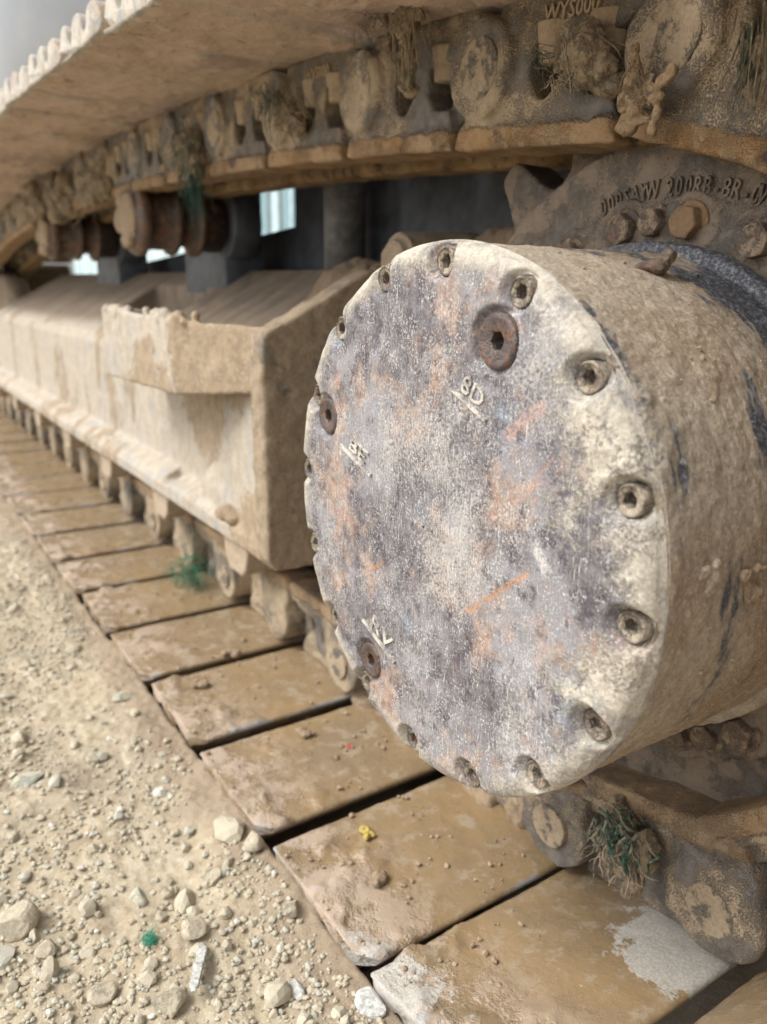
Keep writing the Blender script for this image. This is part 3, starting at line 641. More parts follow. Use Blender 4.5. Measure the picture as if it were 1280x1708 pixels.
def shoe_mesh(seed, up):
    prof = [(.001, -.050), (.160, -.050), (.168, -.052), (.1725, -.058), (.173, -.070), (.170, -.080), (.162, -.085), (.148, -.084), (.139, -.076), (.135, -.064), (.128, -.060), (.124, -.061), (.118, -.066), (.113, -.078), (.104, -.086), (.088, -.086), (.079, -.078), (.074, -.065), (.068, -.060), (.062, -.061), (.057, -.066), (.053, -.078), (.045, -.086), (.032, -.086), (.023, -.078), (.018, -.064), (.006, -.060), (.000, -.0575)]
    pts = np.array(prof)
    for _ in range(2):
        nx_ = np.roll(pts, -1, 0); pts = np.stack([pts*.8+nx_*.2, pts*.2+nx_*.8], 1).reshape(-1, 2)
    # resample
    q = np.vstack([pts, pts[:1]]); seg = np.hypot(*np.diff(q, axis=0).T); s = np.r_[0, np.cumsum(seg)]; m = int(s[-1]/.0034)
    t = np.linspace(0, s[-1], m, endpoint=False); pr = np.stack([np.interp(t, s, q[:, 0]), np.interp(t, s, q[:, 1])], 1)
    cen = np.array([.088, -.056]); nseg = 150; tt = np.linspace(0, 1, nseg+1)
    cham = .016*np.clip(1-(pr[:, 0]+.002)/.018, 0, 1)**1.3+.012*np.clip((pr[:, 0]-.166)/.014, 0, 1)
    x0 = .0+cham; x1 = .600-cham
    rows = []
    def inset(d):
        n = np.roll(pr, -1, 0)-np.roll(pr, 1, 0); n = np.stack([n[:, 1], -n[:, 0]], 1); n /= np.linalg.norm(n, axis=1)[:, None]+1e-9; return pr+n*d
    sgn = -1 if True else 1
    for e in ((.0, .0022), (.0007, .0008)):
        p = inset(sgn*-e[1] if False else 0) if False else cen+(pr-cen)*(1-np.array([e[1]*4, e[1]*40])); rows.append(np.column_stack([x0+e[0], p]))
    for k in tt: rows.append(np.column_stack([x0+.0015+(x1-x0-.003)*k, pr]))
    for e in ((.0007, .0008), (.0, .0022)):
        p = cen+(pr-cen)*(1-np.array([e[1]*4, e[1]*40])); rows.append(np.column_stack([x1-e[0], p]))
    V = np.vstack(rows); nr_ = len(rows)
    I = np.arange(nr_*m).reshape(nr_, m); J = np.roll(I, -1, 1)
    F = np.stack([I[:-1], J[:-1], J[1:], I[1:]], -1).reshape(-1, 4).tolist()
    F.append(I[0][::-1].tolist()); F.append(I[-1].tolist())
    me = pm('shoe', V, F); bm = bmesh.new(); bm.from_mesh(me); bmesh.ops.recalc_face_normals(bm, faces=bm.faces); bm.to_mesh(me); bm.free(); me.shade_smooth()
    C = coords(me); N = norms(me)
    S = C+np.array([seed*3.1, seed*1.7, 0])
    inner = sm(N[:, 2], .3, .8)*sm(C[:, 2], -.056, -.051)
    if up: d = inner*(.0015+.011*np.clip(fbm(S, 14, 4, seed, .6), -.08, 1)+.006*np.clip(fbm(S, 48, 4, seed+1, .6)-.05, 0, 1)+.0012*fbm(S, 160, 3, seed+3))+.0008*fbm(S, 90, 3, seed+5)
    else:
        ends = sm(C[:, 0], .16, .02)
        d = inner*(.0006+.0022*np.clip(fbm(S, 14, 3, seed), 0, 1)+ends*.013*np.clip(fbm(S, 38, 4, seed+2, .6)-.04, 0, 1)+.0004*fbm(S, 110, 3, seed+3))
        d = d+inner*sm(C[:, 0], .17, .24)*.004*np.clip(fbm(S, 30, 3, seed+8), 0, 1)+.0005*fbm(S, 60, 3, seed+5)
    setco(me, C+N*d[:, None]); return me
shoe_low = [shoe_mesh(s, False) for s in range(5)]; shoe_up = [shoe_mesh(s+20, True) for s in range(4)]
# the run of pins, from the idler along the top, round the sprocket and back along the ground
tk = [(.383, .160), (.577, .178), (.769, .193), (.965, .205), (1.160, .214), (1.354, .221), (1.547, .225)]
pins = []
for k in range(11, 0, -1):
    y = 1.547+k*.1917; pins.append((y, float(np.interp(y, [1.547, 1.9, 2.5, 3.0, 3.4, 3.656], [.225, .226, .216, .180, .125, .085]))))
pins += tk[::-1]
pins += [yz(a, .3165) for a in (127, 157.5, 187, 215)]
pins += [(.264, -.438)]
pins += [(.426+.19*k, -.470) for k in range(18)]
pins += [(3.656+.2775*math.sin(R_(a)), -.1925-.2775*math.cos(R_(a))) for a in (36, 72, 108, 144)]
npn = len(pins); ch = len(tk)+11
cnt = [0, 0]
for i in range(npn):
    p, q = pins[i], pins[(i+1) % npn]; th = math.atan2(q[1]-p[1], q[0]-p[0])
    Wm = lambda x: Matrix.Translation((x, p[0], p[1])) @ Matrix.Rotation(th, 4, 'X')
    isup = i < ch+2
    lower = not isup and i < npn-4
    lo = new('track_link', (link_me if isup else link_low)[i % (nvar if isup else 2)], M['link'] if isup else M['lowlink'], ex, world=Wm(.475))
    new('track_pin', pin_me, M['pin'], lo, local=Matrix.Identity(4) if isup else Matrix.Translation((-.0045, 0, 0)) @ Matrix.Scale(.82, 4))
    if isup and p[0] < 3.0:
        new('shoe_bolt', nut_me, M['nut'], lo, local=Matrix.Translation((.022, .071, -.022)))
        new('shoe_bolt', nut_me, M['nut'], lo, local=Matrix.Translation((.022, .126, -.022)) @ Matrix.Rotation(.4, 4, 'Z'))
    new('track_link', link_mir[0], M['link'], ex, world=Wm(.669))
    if p[0] < 3.2: new('pin_bushing', bush_me, M['rustbolt'], ex, world=Wm(.526) @ Matrix.Translation((0, PITCH, 0)))
    x0 = .268 if isup else .2745
    new('track_shoe', (shoe_up[cnt[0] % 4] if isup else shoe_low[cnt[1] % 5]), M['shoe_up'] if isup else M['shoe_low'], ex, world=Wm(x0+random.uniform(-.003, .003)) @ Matrix.Translation((0, .09, -.055)) @ Matrix.Rotation(R_(random.uniform(-1.6, 1.6) if isup else random.uniform(-.8, .8)), 4, 'X') @ Matrix.Rotation(R_(random.uniform(-.35, .35)), 4, 'Z') @ Matrix.Translation((0, -.09, .055)) @ (Matrix.Diagonal((1, 1.085, 1, 1)) if isup else Matrix.Identity(4)))
    cnt[0 if isup else 1] += 1
# number cast on one upper link
for idx in (ch-4, ch-2):
    p, q = pins[idx], pins[idx+1]; t = Vector((0, q[0]-p[0], q[1]-p[1])).normalized(); up = Vector((0, t.z, -t.y))
    mid = Vector((.4815, p[0], p[1]))+t*.095+up*.026
    new('cast_lettering', place_text('WYS000', .0165, .0012, mid, t, up, .95), M['nut'], ex)

# ------------------------------------------------------------------ idler wheel (far end), rollers
def lathe_x(name, prof, seg=40):
    V = []; F = []
    for x, r in prof:
        for i in range(seg):
            t = 2*math.pi*i/seg; V.append((x, r*math.cos(t), r*math.sin(t)))
    for a in range(len(prof)-1):
        for i in range(seg):
            j = (i+1) % seg; F.append((a*seg+i, (a+1)*seg+i, (a+1)*seg+j, a*seg+j))
    F.append(list(range(seg))[::-1] if False else list(range(seg))); F.append(list(range((len(prof)-1)*seg, len(prof)*seg))[::-1])
    me = pm(name, V, F); bm = bmesh.new(); bm.from_mesh(me); bmesh.ops.recalc_face_normals(bm, faces=bm.faces); bm.to_mesh(me); bm.free()
    return me
idm = lathe_x('idler', [(.49, .06), (.50, .2), (.505, .208), (.535, .208), (.54, .232), (.60, .232), (.605, .208), (.635, .208), (.64, .2), (.65, .06)])
new('idler_wheel', idm, M['lowroller'], ex, world=Matrix.Translation((0, 3.656, -.1925)))
def carrier(y, z):
    me = lathe_x('carrier', [(.474, .02), (.4745, .045), (.478, .050), (.482, .064), (.488, .067), (.500, .067), (.505, .057), (.512, .0545), (.545, .0545), (.549, .062), (.555, .0645), (.562, .062), (.566, .048), (.585, .046), (.592, .050), (.598, .066), (.606, .066), (.612, .056), (.650, .055), (.655, .04), (.69, .04)])
    C = coords(me); C[:, 1:] *= (1+.035*fbm(C, 40, 3, int(y*10)))[:, None]; setco(me, C)
    o = new('carrier_roller', me, M['roller'], ex, world=Matrix.Translation((0, y, z)))
    bm = bmesh.new(); b_box(bm, (.655, -.03, -.14), (.74, .20, .12)); b_cyl(bm, (.66, 0, 0), (.72, 0, 0), .075)
    new('roller_bracket', to_mesh('bracket', bm, bevel=.006), M['dark'], o, local=Matrix.Identity(4))
    bm = bmesh.new(); b_sph(bm, (.476, 0, 0), .05, (.25, 1, 1)); 
    for k in range(9):
        a = random.uniform(0, 6.3); b_sph(bm, (.474, .04*math.cos(a), .04*math.sin(a)), random.uniform(.012, .022), (.7, 1, 1))
    new('mud_cap', cast('cap', bm, .003, 2, .003, 70, 3), M['clod'], o, local=Matrix.Identity(4))
carrier(1.60, .118); carrier(2.36, .122)
rb = bmesh.new()
b_cyl(rb, (.462, 0, -.004), (.70, 0, -.004), .060, seg=32); b_cyl(rb, (.474, 0, 0), (.515, 0, 0), .073, .078, seg=32); b_cyl(rb, (.63, 0, 0), (.67, 0, 0), .078, .073, seg=32)
rol_me = cast('track_roller', rb, .004, 2, .0018, 40, 2)
bm = bmesh.new(); b_ext(bm, [(-.050, -.012), (-.036, -.060), (-.022, -.072), (.022, -.072), (.036, -.060), (.050, -.012)], .428, .462); brk_me = cast('bracket', bm, .003, 2, .0014, 50, 3)
bm = bmesh.new(); b_cyl(bm, (.431, 0, -.02), (.44, 0, -.02), .010, seg=6); bb_me = cast('bb', bm, .0015, 1, .0005, 90, 3)
for y in (1.03, 1.37, 1.73, 2.10, 2.47, 2.84, 3.2):
    o = new('track_roller', rol_me, M['lowroller'], ex, world=Matrix.Translation((0, y, -.335)))
    b = new('roller_bracket', brk_me, M['lowroller'], o, local=Matrix.Identity(4))

# ------------------------------------------------------------------ track frame
def wall(bm, pts, z0a, z0b, z1a, z1b, th):
    (xa, ya), (xb, yb) = pts; d = Vector((xb-xa, yb-ya, 0)).normalized(); n = Vector((-d.y, d.x, 0))*th
    vs = []
    for (x, y, za, zb) in ((xa, ya, z0a, z1a), (xb, yb, z0b, z1b)):
        for off in (Vector((0, 0, 0)), n):
            vs.append(bm.verts.new((x+off.x, y+off.y, za))); vs.append(bm.verts.new((x+off.x, y+off.y, zb)))
    a0, a1, an0, an1, b0, b1, bn0, bn1 = vs
    for f in ((a0, b0, b1, a1), (an0, an1, bn1, bn0), (a0, a1, an1, an0), (b0, bn0, bn1, b1), (a1, b1, bn1, an1), (a0, an0, bn0, b0)): bm.faces.new(f)
bm = bmesh.new()
b_ext(bm, [(.456, -.350), (.458, -.128), (.472, -.106), (.60, -.035), (.715, .030), (.735, .018), (.735, -.350)], .93, 1.60, axis=1)
b_ext(bm, [(.456, -.350), (.458, -.128), (.472, -.106), (.60, -.035), (.715, .030), (.735, .018), (.735, -.350)], 2.00, 3.28, axis=1)
b_ext(bm, [(.456, -.350), (.458, -.128), (.472, -.106), (.530, -.074), (.530, -.20), (.655, -.20), (.655, -.004), (.715, .030), (.735, .018), (.735, -.350)], 1.59, 2.01, axis=1)
b_box(bm, (.414, .905, -.352), (.470, 3.3, -.328))
b_ext(bm, [(.420, -.332), (.420, -.322), (.442, -.312), (.470, -.300), (.470, -.332)], 1.10, 1.28, axis=1)
b_ext(bm, [(.424, -.332), (.424, -.320), (.442, -.312), (.470, -.300), (.470, -.332)], 1.32, 3.28, axis=1)
wall(bm, ((.454, 1.285), (.411, .895)), -.340, -.340, -.112, -.050, .02)
b_ext(bm, [(.425, -.34), (.425, -.30), (.47, -.11), (.47, -.34)], .9, 1.15, axis=1)
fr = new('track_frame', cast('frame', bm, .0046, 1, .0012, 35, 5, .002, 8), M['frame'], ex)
# guard box: outer plate, slanted near plate, far end plate, open on top
bm = bmesh.new()
wall(bm, ((.362, 1.405), (.362, 1.055)), -.152, -.146, -.038, -.048, .012)
wall(bm, ((.362, 1.060), (.412, .865)), -.146, -.125, -.048, -.047, .012)
wall(bm, ((.46, 1.40), (.362, 1.40)), -.150, -.152, -.045, -.038, .012)
for k in range(60):
    y = random.choice((1.37, 1.36, 1.33, 1.12, 1.09, 1.15, 1.02)); b_sph(bm, (.369+random.uniform(-.005, .012), y+random.uniform(-.04, .04), -.046+random.uniform(-.004, .008)), random.uniform(.004, .0085), (1, 1.3, 1))
st = new('step_box', cast('step', bm, .0034, 1, .0014, 60, 5, .0015, 20), M['frame'], ex)
# end plate facing the sprocket
bm = bmesh.new()
b_ext(bm, [(.402, -.335), (.412, -.352), (.80, -.352), (.80, .02), (.55, .02), (.445, -.035), (.405, -.052), (.400, -.075)], .862, .900, axis=1)
new('end_plate', cast('endplate', bm, .0040, 3, .0028, 55, 7, .003, 16), M['plate'], ex)
# dirt and lumps lying on the frame behind the sprocket
hxs = np.linspace(.52, .86, 110); hys = np.linspace(.66, 1.32, 200); HX, HY = np.meshgrid(hxs, hys, indexing='ij'); hp = np.stack([HX.ravel(), HY.ravel(), HX.ravel()*0], 1)
env = sm(hp[:, 0], .56, .66)*sm(hp[:, 0], .86, .80)*sm(hp[:, 1], 1.32, 1.1)
hz_ = -.09+.03*sm(hp[:, 0], .52, .7)+env*(.085+.05*sm(hp[:, 1], 1.0, .75)+.035*fbm(hp, 9, 3, 3)+.020*np.abs(fbm(hp, 28, 4, 5, .6))+.006*fbm(hp, 90, 3, 6))
ii = np.arange(110*200).reshape(110, 200); hf = np.stack([ii[:-1, :-1], ii[1:, :-1], ii[1:, 1:], ii[:-1, 1:]], -1).reshape(-1, 4)
hp[:, 2] = hz_; base = hp.copy(); base[:, 2] = -.12; nb = len(hp)
hm = pm('heap', hp, hf)
thing('mud_heap', hm, M['clod'], 'brown heap of earth and lumps lying on the frame behind the sprocket', 'mud heap')
bm = bmesh.new(); b_cyl(bm, (.55, .80, .028), (.66, .80, .034), .033, seg=28); b_cyl(bm, (.54, .80, .028), (.56, .80, .028), .025, seg=24)
new('pipe_stub', cast('stub', bm, .003, 3, .002, 50, 4), M['plate'], ex)
# inner carbody, legs and posts
bm = bmesh.new()
b_ext(bm, [(.4, -.35), (.4, .20), (1.03, .30), (1.55, .30), (1.55, .119), (1.73, .108), (2.10, .090), (2.66, .058), (3.2, .02), (3.2, -.35)], .80, 1.02)
b_box(bm, (1.05, -.3, -.30), (2.2, 1.46, .33))
new('carbody', to_mesh('carbody', bm, bevel=.01), M['dark'], ex)
bm = bmesh.new(); b_cyl(bm, (.745, 1.25, .02), (.745, 1.25, .23), .036); 
new('grease_post', to_mesh('post', bm, True), M['greypost'], ex)
bm = bmesh.new(); b_box(bm, (.70, 1.675, .00), (.735, 1.755, .105)); b_box(bm, (.70, 2.42, -.02), (.735, 2.52, .10))
new('frame_post', to_mesh('post2', bm, bevel=.005), M['greypost'], ex)
# upper body above the track, rounded at the rear corner
out = [(.39, 6.0), (.39, 2.3)]+[(1.15-.76*math.cos(R_(a)), 2.3-.76*math.sin(R_(a))) for a in range(6, 91, 6)]+[(3.0, 1.54), (3.0, 6.0)]
inn = [(.55, 6.0), (.55, 2.3)]+[(1.15-.60*math.cos(R_(a)), 2.3-.60*math.sin(R_(a))) for a in range(6, 91, 6)]+[(3.0, 1.70)]
bm = bmesh.new(); b_ext(bm, out[:-1]+inn[::-1], .40, .82, axis=2); b_ext(bm, out, .80, 1.6, axis=2)
new('upper_body', to_mesh('body', bm, bevel=.02), M['body'], ex)
# the other crawler, under the far side
bm = bmesh.new(); b_ext(bm, [(.1, -.40), (.25, -.53), (3.7, -.53), (3.95, -.35), (3.95, -.05), (3.7, .13), (2.4, .24), (1.5, .24), (.4, .20), (.1, .02)], 2.35, 2.9)
new('opposite_crawler', to_mesh('opp', bm, bevel=.03), M['dark'], ex)

# ------------------------------------------------------------------ loose stones and crumbs
def ico(sub):
    bm = bmesh.new(); bmesh.ops.create_icosphere(bm, subdivisions=sub, radius=1); V = np.array([v.co[:] for v in bm.verts]); F = np.array([[v.index for v in f.verts] for f in bm.faces]); bm.free(); return V, F
def stones(name, pts, sizes, sub, sink=.3, zscale=.65, facet=.35):
    V0, F0 = ico(sub); Vs = []; Fs = []; nv = len(V0)
    for k, (p, s) in enumerate(zip(pts, sizes)):
        v = V0*(1+facet*(rng.random(nv)-.5))[:, None]
        if sub > 1:
            for _ in range(4):          # knock flats off it
                n = rng.normal(size=3); n /= np.linalg.norm(n); d = v @ n; lim = rng.uniform(.55, .85); v = v-np.clip(d-lim, 0, None)[:, None]*n
        v = v*np.array([rng.uniform(.7, 1.3), rng.uniform(.7, 1.3), rng.uniform(.6, 1)*zscale/.65])*s
        a = rng.uniform(0, 6.28); c, s_ = math.cos(a), math.sin(a); v = v @ np.array([[c, -s_, 0], [s_, c, 0], [0, 0, 1]])
        Vs.append(v+np.array(p)+np.array([0, 0, s*sink])); Fs.append(F0+k*nv)
    return pm(name, np.vstack(Vs), np.vstack(Fs), False)
def scatter(n, x0, x1, y0, y1, lo, hi, pw, seed, thr=None):
    r = np.random.default_rng(seed); x = r.uniform(x0, x1, n); y = y0+(y1-y0)*r.random(n)**1.5; s = lo*(hi/lo)**(r.random(n)**pw)
    if thr is not None:
        m = fbm(np.stack([x, y, x*0], 1), 7, 3, seed) > thr-.25*r.random(n); x, y, s = x[m], y[m], s[m]
    return np.stack([x, y, gz(x, y)], 1), s
p, s = scatter(15000, -.15, .262, .36, 1.9, .0011, .0038, 1.3, 1, .0); a = stones('fine', p, s, 1)
p, s = scatter(1700, -.15, .255, .36, 2.6, .0026, .0072, 2.6, 2, .08); b = stones('mid', p, s, 2)
p, s = scatter(1500, -.9, .25, .36, 4.0, .004, .016, 2.6, 3); c = stones('wide', p, s, 2)
gr = new('gravel', join('gravel', [a, b, c]), M['gravel']); gr['kind'] = 'stuff'; gr['label'] = 'pale crushed stones and grit scattered over the clay'
def on_shoe(n, seed, xr=(.276, .47), pw=1.6, lo=.0009, hi=.004):
    r = np.random.default_rng(seed); x = xr[0]+(xr[1]-xr[0])*r.random(n)**pw; y = .25+2.2*r.random(n)**1.4; y2 = np.where(y < .42, .25+.16*r.random(n), y)
    u = (y2-.426) % .19; ok = (u > .004) & (u < .166)
    m = fbm(np.stack([x, y2, x*0], 1), 16, 3, seed) > -.05; ok &= m
    x, y2 = x[ok], y2[ok]; s = lo*(hi/lo)**(r.random(len(x))**2.2)
    return np.stack([x, y2, np.where(y2 < .42, -.5165+.15*(np.clip(.42-y2, 0, 1))**1.0, -.5185)], 1), s
p, s = on_shoe(1100, 5, hi=.0032); a = stones('c1', p, s, 1, .5)
p, s = on_shoe(70, 6, pw=1.2, lo=.0022, hi=.0055); b = stones('c2', p, s, 2, .4)
cr = new('mud_crumbs', join('crumbs', [a, b]), M['crumb']); cr['kind'] = 'stuff'; cr['label'] = 'crumbs of dried mud strewn over the track shoes'
# single larger stones and scraps
def stone(x, y, r, m, label, zz=None, sc=(1, 1, .7), seed=0, name='stone', cat='stone'):
    V0, F0 = ico(3); r_ = np.random.default_rng(seed+100); v = V0*1.
    for _ in range(9):
        n = r_.normal(size=3); n /= np.linalg.norm(n); d = v @ n; lim = r_.uniform(.5, .85); v = v-np.clip(d-lim, 0, None)[:, None]*n
    v = v*(1+.06*fbm(v, 3, 3, seed))[:, None]*r*np.array(sc); z = float(gz(np.array([x]), np.array([y]))[0]) if zz is None else zz
    return thing(name, pm(name, v+np.array([x, y, z+r*sc[2]*.45]), F0, False), m, label, cat, 'larger stones lying in the gravel' if cat == 'stone' else None)
stone(.050, .640, .020, M['palestone'], 'big cream angular stone, largest on the ground at the photo edge', seed=1)
stone(.068, .600, .011, M['palestone'], 'squarish cream stone just below the largest angular one', seed=2)
stone(.135, .490, .014, M['palestone'], 'flat-topped cream stone beside the pale splinter of wood', seed=3)
stone(.262, .400, .012, M['whitestone'], 'white chip of stone at the corner of the nearest muddy shoe', seed=4, sc=(1, 1.3, .5))
stone(.225, .452, .008, M['whitestone'], 'small white almond-shaped pebble near the shoe corner', seed=5, sc=(.8, 1.4, .7))
stone(.245, .985, .014, M['greenstone'], 'pale green-white flake lying beside the muddy shoes half way along', seed=6, sc=(1.4, .8, .5))
stone(.215, .60, .011, M['palestone'], 'rounded cream stone next to a green-grey one by the shoe ends', seed=7)
stone(.150, .62, .010, M['greenstone'], 'green-grey pebble among pale gravel', seed=8, sc=(.8, 1.5, .7))
stone(.262, .615, .013, M['palestone'], 'yellowish wedge-shaped stone leaning at the shoe end', seed=9, sc=(.8, 1, 1))
stone(.100, .86, .015, M['greenstone'], 'pale oval greenish stone in a patch of bare clay', seed=10, sc=(1.4, .9, .6))
stone(.255, .52, .010, M['palestone'], 'cream pebble wedged below a shoe edge', seed=11)
stone(.175, .545, .012, M['palestone'], 'cream cube-like stone in the middle of the gravel', seed=12)
stone(.095, .53, .012, M['palestone'], 'tan stone with a flat face beside crumbly clay', seed=13)
bm = bmesh.new(); b_box(bm, (-.022, -.004, -.0025), (.022, .004, .0025)); b_box(bm, (-.027, -.0025, -.0015), (.02, .002, .001))
me = cast('stick', bm, .0012, 1, .0012, 130, 2); me.transform(Matrix.Translation((.165, .505, -.528)) @ Matrix.Rotation(R_(60), 4, 'Z') @ Matrix.Rotation(R_(8), 4, 'Y'))
thing('wood_splinter', me, M['whitestone'], 'pale flat splinter of wood lying in the gravel', 'splinter')
stone(.423, .698, .0042, M['red'], 'tiny red plastic scrap on a brown muddy shoe', zz=-.5185, sc=(1, 1, .25), seed=15, name='plastic_scrap', cat='scrap')
thing('yellow_lump', blob('yl', [((.354+random.uniform(-.007, .007), .556+random.uniform(-.007, .007), -.515), random.uniform(.003, .005), (1, 1, .8)) for _ in range(8)], .0008, .0012, 200, 3), M['yellow'], 'crumbly yellow lump on a wet muddy shoe', 'lump')
for k, (x, y, r, lab) in enumerate(((.392, .345, .0055, 'small brown clod in the middle of the nearest shoe'), (.372, .318, .0065, 'crumbly clod near the bottom of the nearest shoe'), (.335, .50, .0075, 'wet grey-pink lump on the outer end of a glossy shoe'), (.395, .745, .0075, 'round mud clod near the rim of the shoe below the gap'), (.40, .99, .009, 'pinkish lump in the middle of a blurred shoe'), (.33, .93, .009, 'rough mud lump on the outer end of a shoe'))):
    L = [((x+random.uniform(-r, r), y+random.uniform(-r, r), -.517+r*.3), r*random.uniform(.4, .8), (1, 1, .8)) for _ in range(7)]
    thing('mud_clod', blob('cl', L, .0011, .0014, 150, k), M['clod'], lab, 'mud clod')

# ------------------------------------------------------------------ straw, roots and netting caught in the chain
def strands(name, base, tip, n, L, spread, r, curl=.3, seed=0, taper=.25):
    r_ = np.random.default_rng(seed); base = np.array(base, float); tip = np.array(tip, float); V = []; F = []; S = 5
    for k in range(int(n*1.5)):
        p = base+r_.normal(size=3)*spread*np.array([.6, 1, .6]); d = (tip-base); d = d/np.linalg.norm(d)+r_.normal(size=3)*curl; d /= np.linalg.norm(d)
        ln = L*r_.uniform(.45, 1.1); m = 9; rad = r*r_.uniform(.5, 1.3)
        for i in range(m+1):
            a = np.cross(d, [.3, .2, 1.]); a /= np.linalg.norm(a); b = np.cross(d, a); q = .62*rad*(1-(1-taper)*(i/m)**1.5)*(1+.3*r_.normal())
            for j in range(S):
                t = 2*math.pi*j/S; V.append(p+q*(math.cos(t)*a+math.sin(t)*b))
            p = p+d*ln/m; d = d+r_.normal(size=3)*curl*.45+np.array([0, 0, -.04]); d /= np.linalg.norm(d)
        b0 = len(V)-(m+1)*S
        for i in range(m):
            for j in range(S):
                F.append((b0+i*S+j, b0+i*S+(j+1) % S, b0+(i+1)*S+(j+1) % S, b0+(i+1)*S+j))
        F.append(tuple(b0+j for j in range(S))[::-1]); F.append(tuple(b0+m*S+j for j in range(S)))
    return pm(name, V, F)
def clump(label, spec, mats, seed=0, cat='straw clump', name='straw_clump'):
    """spec: mud lumps, then bundles of strands (main colour) and green fibres"""
    root = tag(new(name, None, None, world=Matrix.Translation(spec['at'])), label, cat, 'clumps caught in the track chain' if 'clump' in cat else None)
    if spec.get('lumps'):
        me = blob('l', spec['lumps'], spec.get('vox', .0014), spec.get('amp', .003)*1.6, spec.get('sc', 90)*1.2, seed, it=1); new('mud_body', me, mats[0], root)
    ms = [strands('s', *a, seed=seed+k*3) for k, a in enumerate(spec.get('straw', []))]
    if ms: o = new('straw', join('straw', ms), mats[1], root); o['kind'] = 'stuff'
    ms = [strands('g', *a, seed=seed+50+k*3) for k, a in enumerate(spec.get('green', []))]
    if ms: o = new('green_fibres', join('gf', ms), mats[2], root); o['kind'] = 'stuff'
mm = (M['straw'], M['straw'], M['greennet'])
clump('thick hanging bundle of muddy straw over the divider of an upper track link', dict(at=(.45, .66, .20),
    lumps=[((.452, .655, .222), .012, (1, 1.3, 1)), ((.455, .652, .205), .010, (1, 1.2, 1.2)), ((.458, .655, .188), .009, (1, 1, 1.4)), ((.460, .658, .176), .0085, (1, 1.1, .9)), ((.450, .640, .232), .010, (1, 1.5, 1))],
    straw=[((.448, .655, .235), (.452, .655, .17), 46, .060, .009, .0014, .12), ((.450, .64, .235), (.45, .60, .225), 22, .03, .009, .0011, .5)], green=[((.435, .69, .236), (.44, .66, .23), 26, .035, .008, .0007, .5)]), mm, 3)
clump('lumpy grey-brown mud and straw plug filling the windows of the next upper link', dict(at=(.46, .45, .16),
    lumps=[((.468, .452, .172), .012, (1, 1, 1.4)), ((.466, .446, .158), .016, (1, 1.1, 1.2)), ((.468, .436, .148), .013, (1, 1.2, .9)), ((.470, .462, .148), .010, (1, 1, 1)), ((.474, .425, .139), .009, (1, 1.2, .8)), ((.474, .475, .160), .009, (1, 1, .8))],
    straw=[((.460, .450, .165), (.462, .44, .13), 30, .035, .008, .0010, .4), ((.462, .47, .150), (.47, .46, .13), 14, .02, .005, .0009, .5)], green=[((.465, .50, .170), (.465, .47, .162), 24, .03, .004, .0006, .4), ((.472, .425, .14), (.472, .41, .135), 14, .02, .006, .0006, .6)]), mm, 9)
clump('forked tan clay and root splash stuck below the large upper pin', dict(at=(.45, .38, .11), vox=.0013, amp=.0016, sc=130,
    lumps=[((.4585, .3945, .140), .0075, (.8, .8, 1.5)), ((.459, .3935, .130), .0085, (.8, 1, 1)), ((.459, .389, .124), .0075, (.8, 1.1, 1)), ((.459, .381, .1265), .0045, (.8, 1.8, .7)), ((.459, .3715, .131), .0036, (.8, 1.6, 1)), ((.459, .366, .1345), .003, (.8, 1, 1.6)), ((.459, .377, .119), .0045, (.8, 1.5, 1)), ((.459, .3735, .112), .004, (.8, 1, 1.6)), ((.459, .375, .104), .0032, (.8, 1, 1.6)), ((.459, .392, .114), .006, (.8, 1, 1.3)), ((.460, .386, .109), .004, (.8, 1.6, .8)), ((.4585, .396, .152), .0045, (.8, .7, 1.4)), ((.459, .400, .135), .005, (.7, 1, 1.5)), ((.459, .387, .133), .005, (.7, 1.5, 1)), ((.459, .398, .106), .006, (.7, 1.4, .8)), ((.459, .403, .122), .004, (.7, 1.2, 1.5))],
    straw=[((.457, .392, .145), (.458, .388, .11), 12, .03, .004, .0007, .35)]), (M['strawlight'], M['strawlight'], M['greennet']), 5, cat='root clump', name='root_clump')
clump('dark green and brown straw tuft hanging in the link window by the frame edge', dict(at=(.45, .30, .12),
    lumps=[((.452, .302, .130), .008, (1, 1, 1.5)), ((.452, .298, .112), .008, (1, 1, 1.5)), ((.450, .305, .146), .006, (1, 1, 1.6))],
    straw=[((.448, .303, .160), (.450, .298, .09), 30, .060, .005, .0011, .14)], green=[((.446, .300, .150), (.448, .294, .09), 40, .055, .005, .0008, .16)]), mm, 6)
clump('mud-coated green netting stuffed in the lower link window under the drum', dict(at=(.46, .34, -.45),
    amp=.0045, sc=70, lumps=[((.472, .356, -.412), .010, (1, 1, 1.3)), ((.468, .343, -.420), .013, (1, .9, 1.2)), ((.466, .322, -.424), .013, (1, .8, 1.3)), ((.462, .334, -.442), .008, (1, .8, 1.8)), ((.474, .362, -.434), .010, (1, 1, 1)), ((.460, .326, -.455), .005, (1, .8, 2.2)), ((.466, .350, -.447), .006, (1, .8, 1.6))],
    straw=[((.456, .338, -.425), (.452, .325, -.47), 40, .030, .010, .0022, .45)], green=[((.458, .335, -.412), (.452, .322, -.46), 90, .030, .012, .0017, .45)]), (M['straw'], M['lowroller'], mud_metal('teal_green_net', (.05, .15, .11), (.30, .28, .21), (.22, .22, .16), .52, rough=(.5, .9), sc=60, off=6)), 8, cat='netting clump', name='netting_clump')
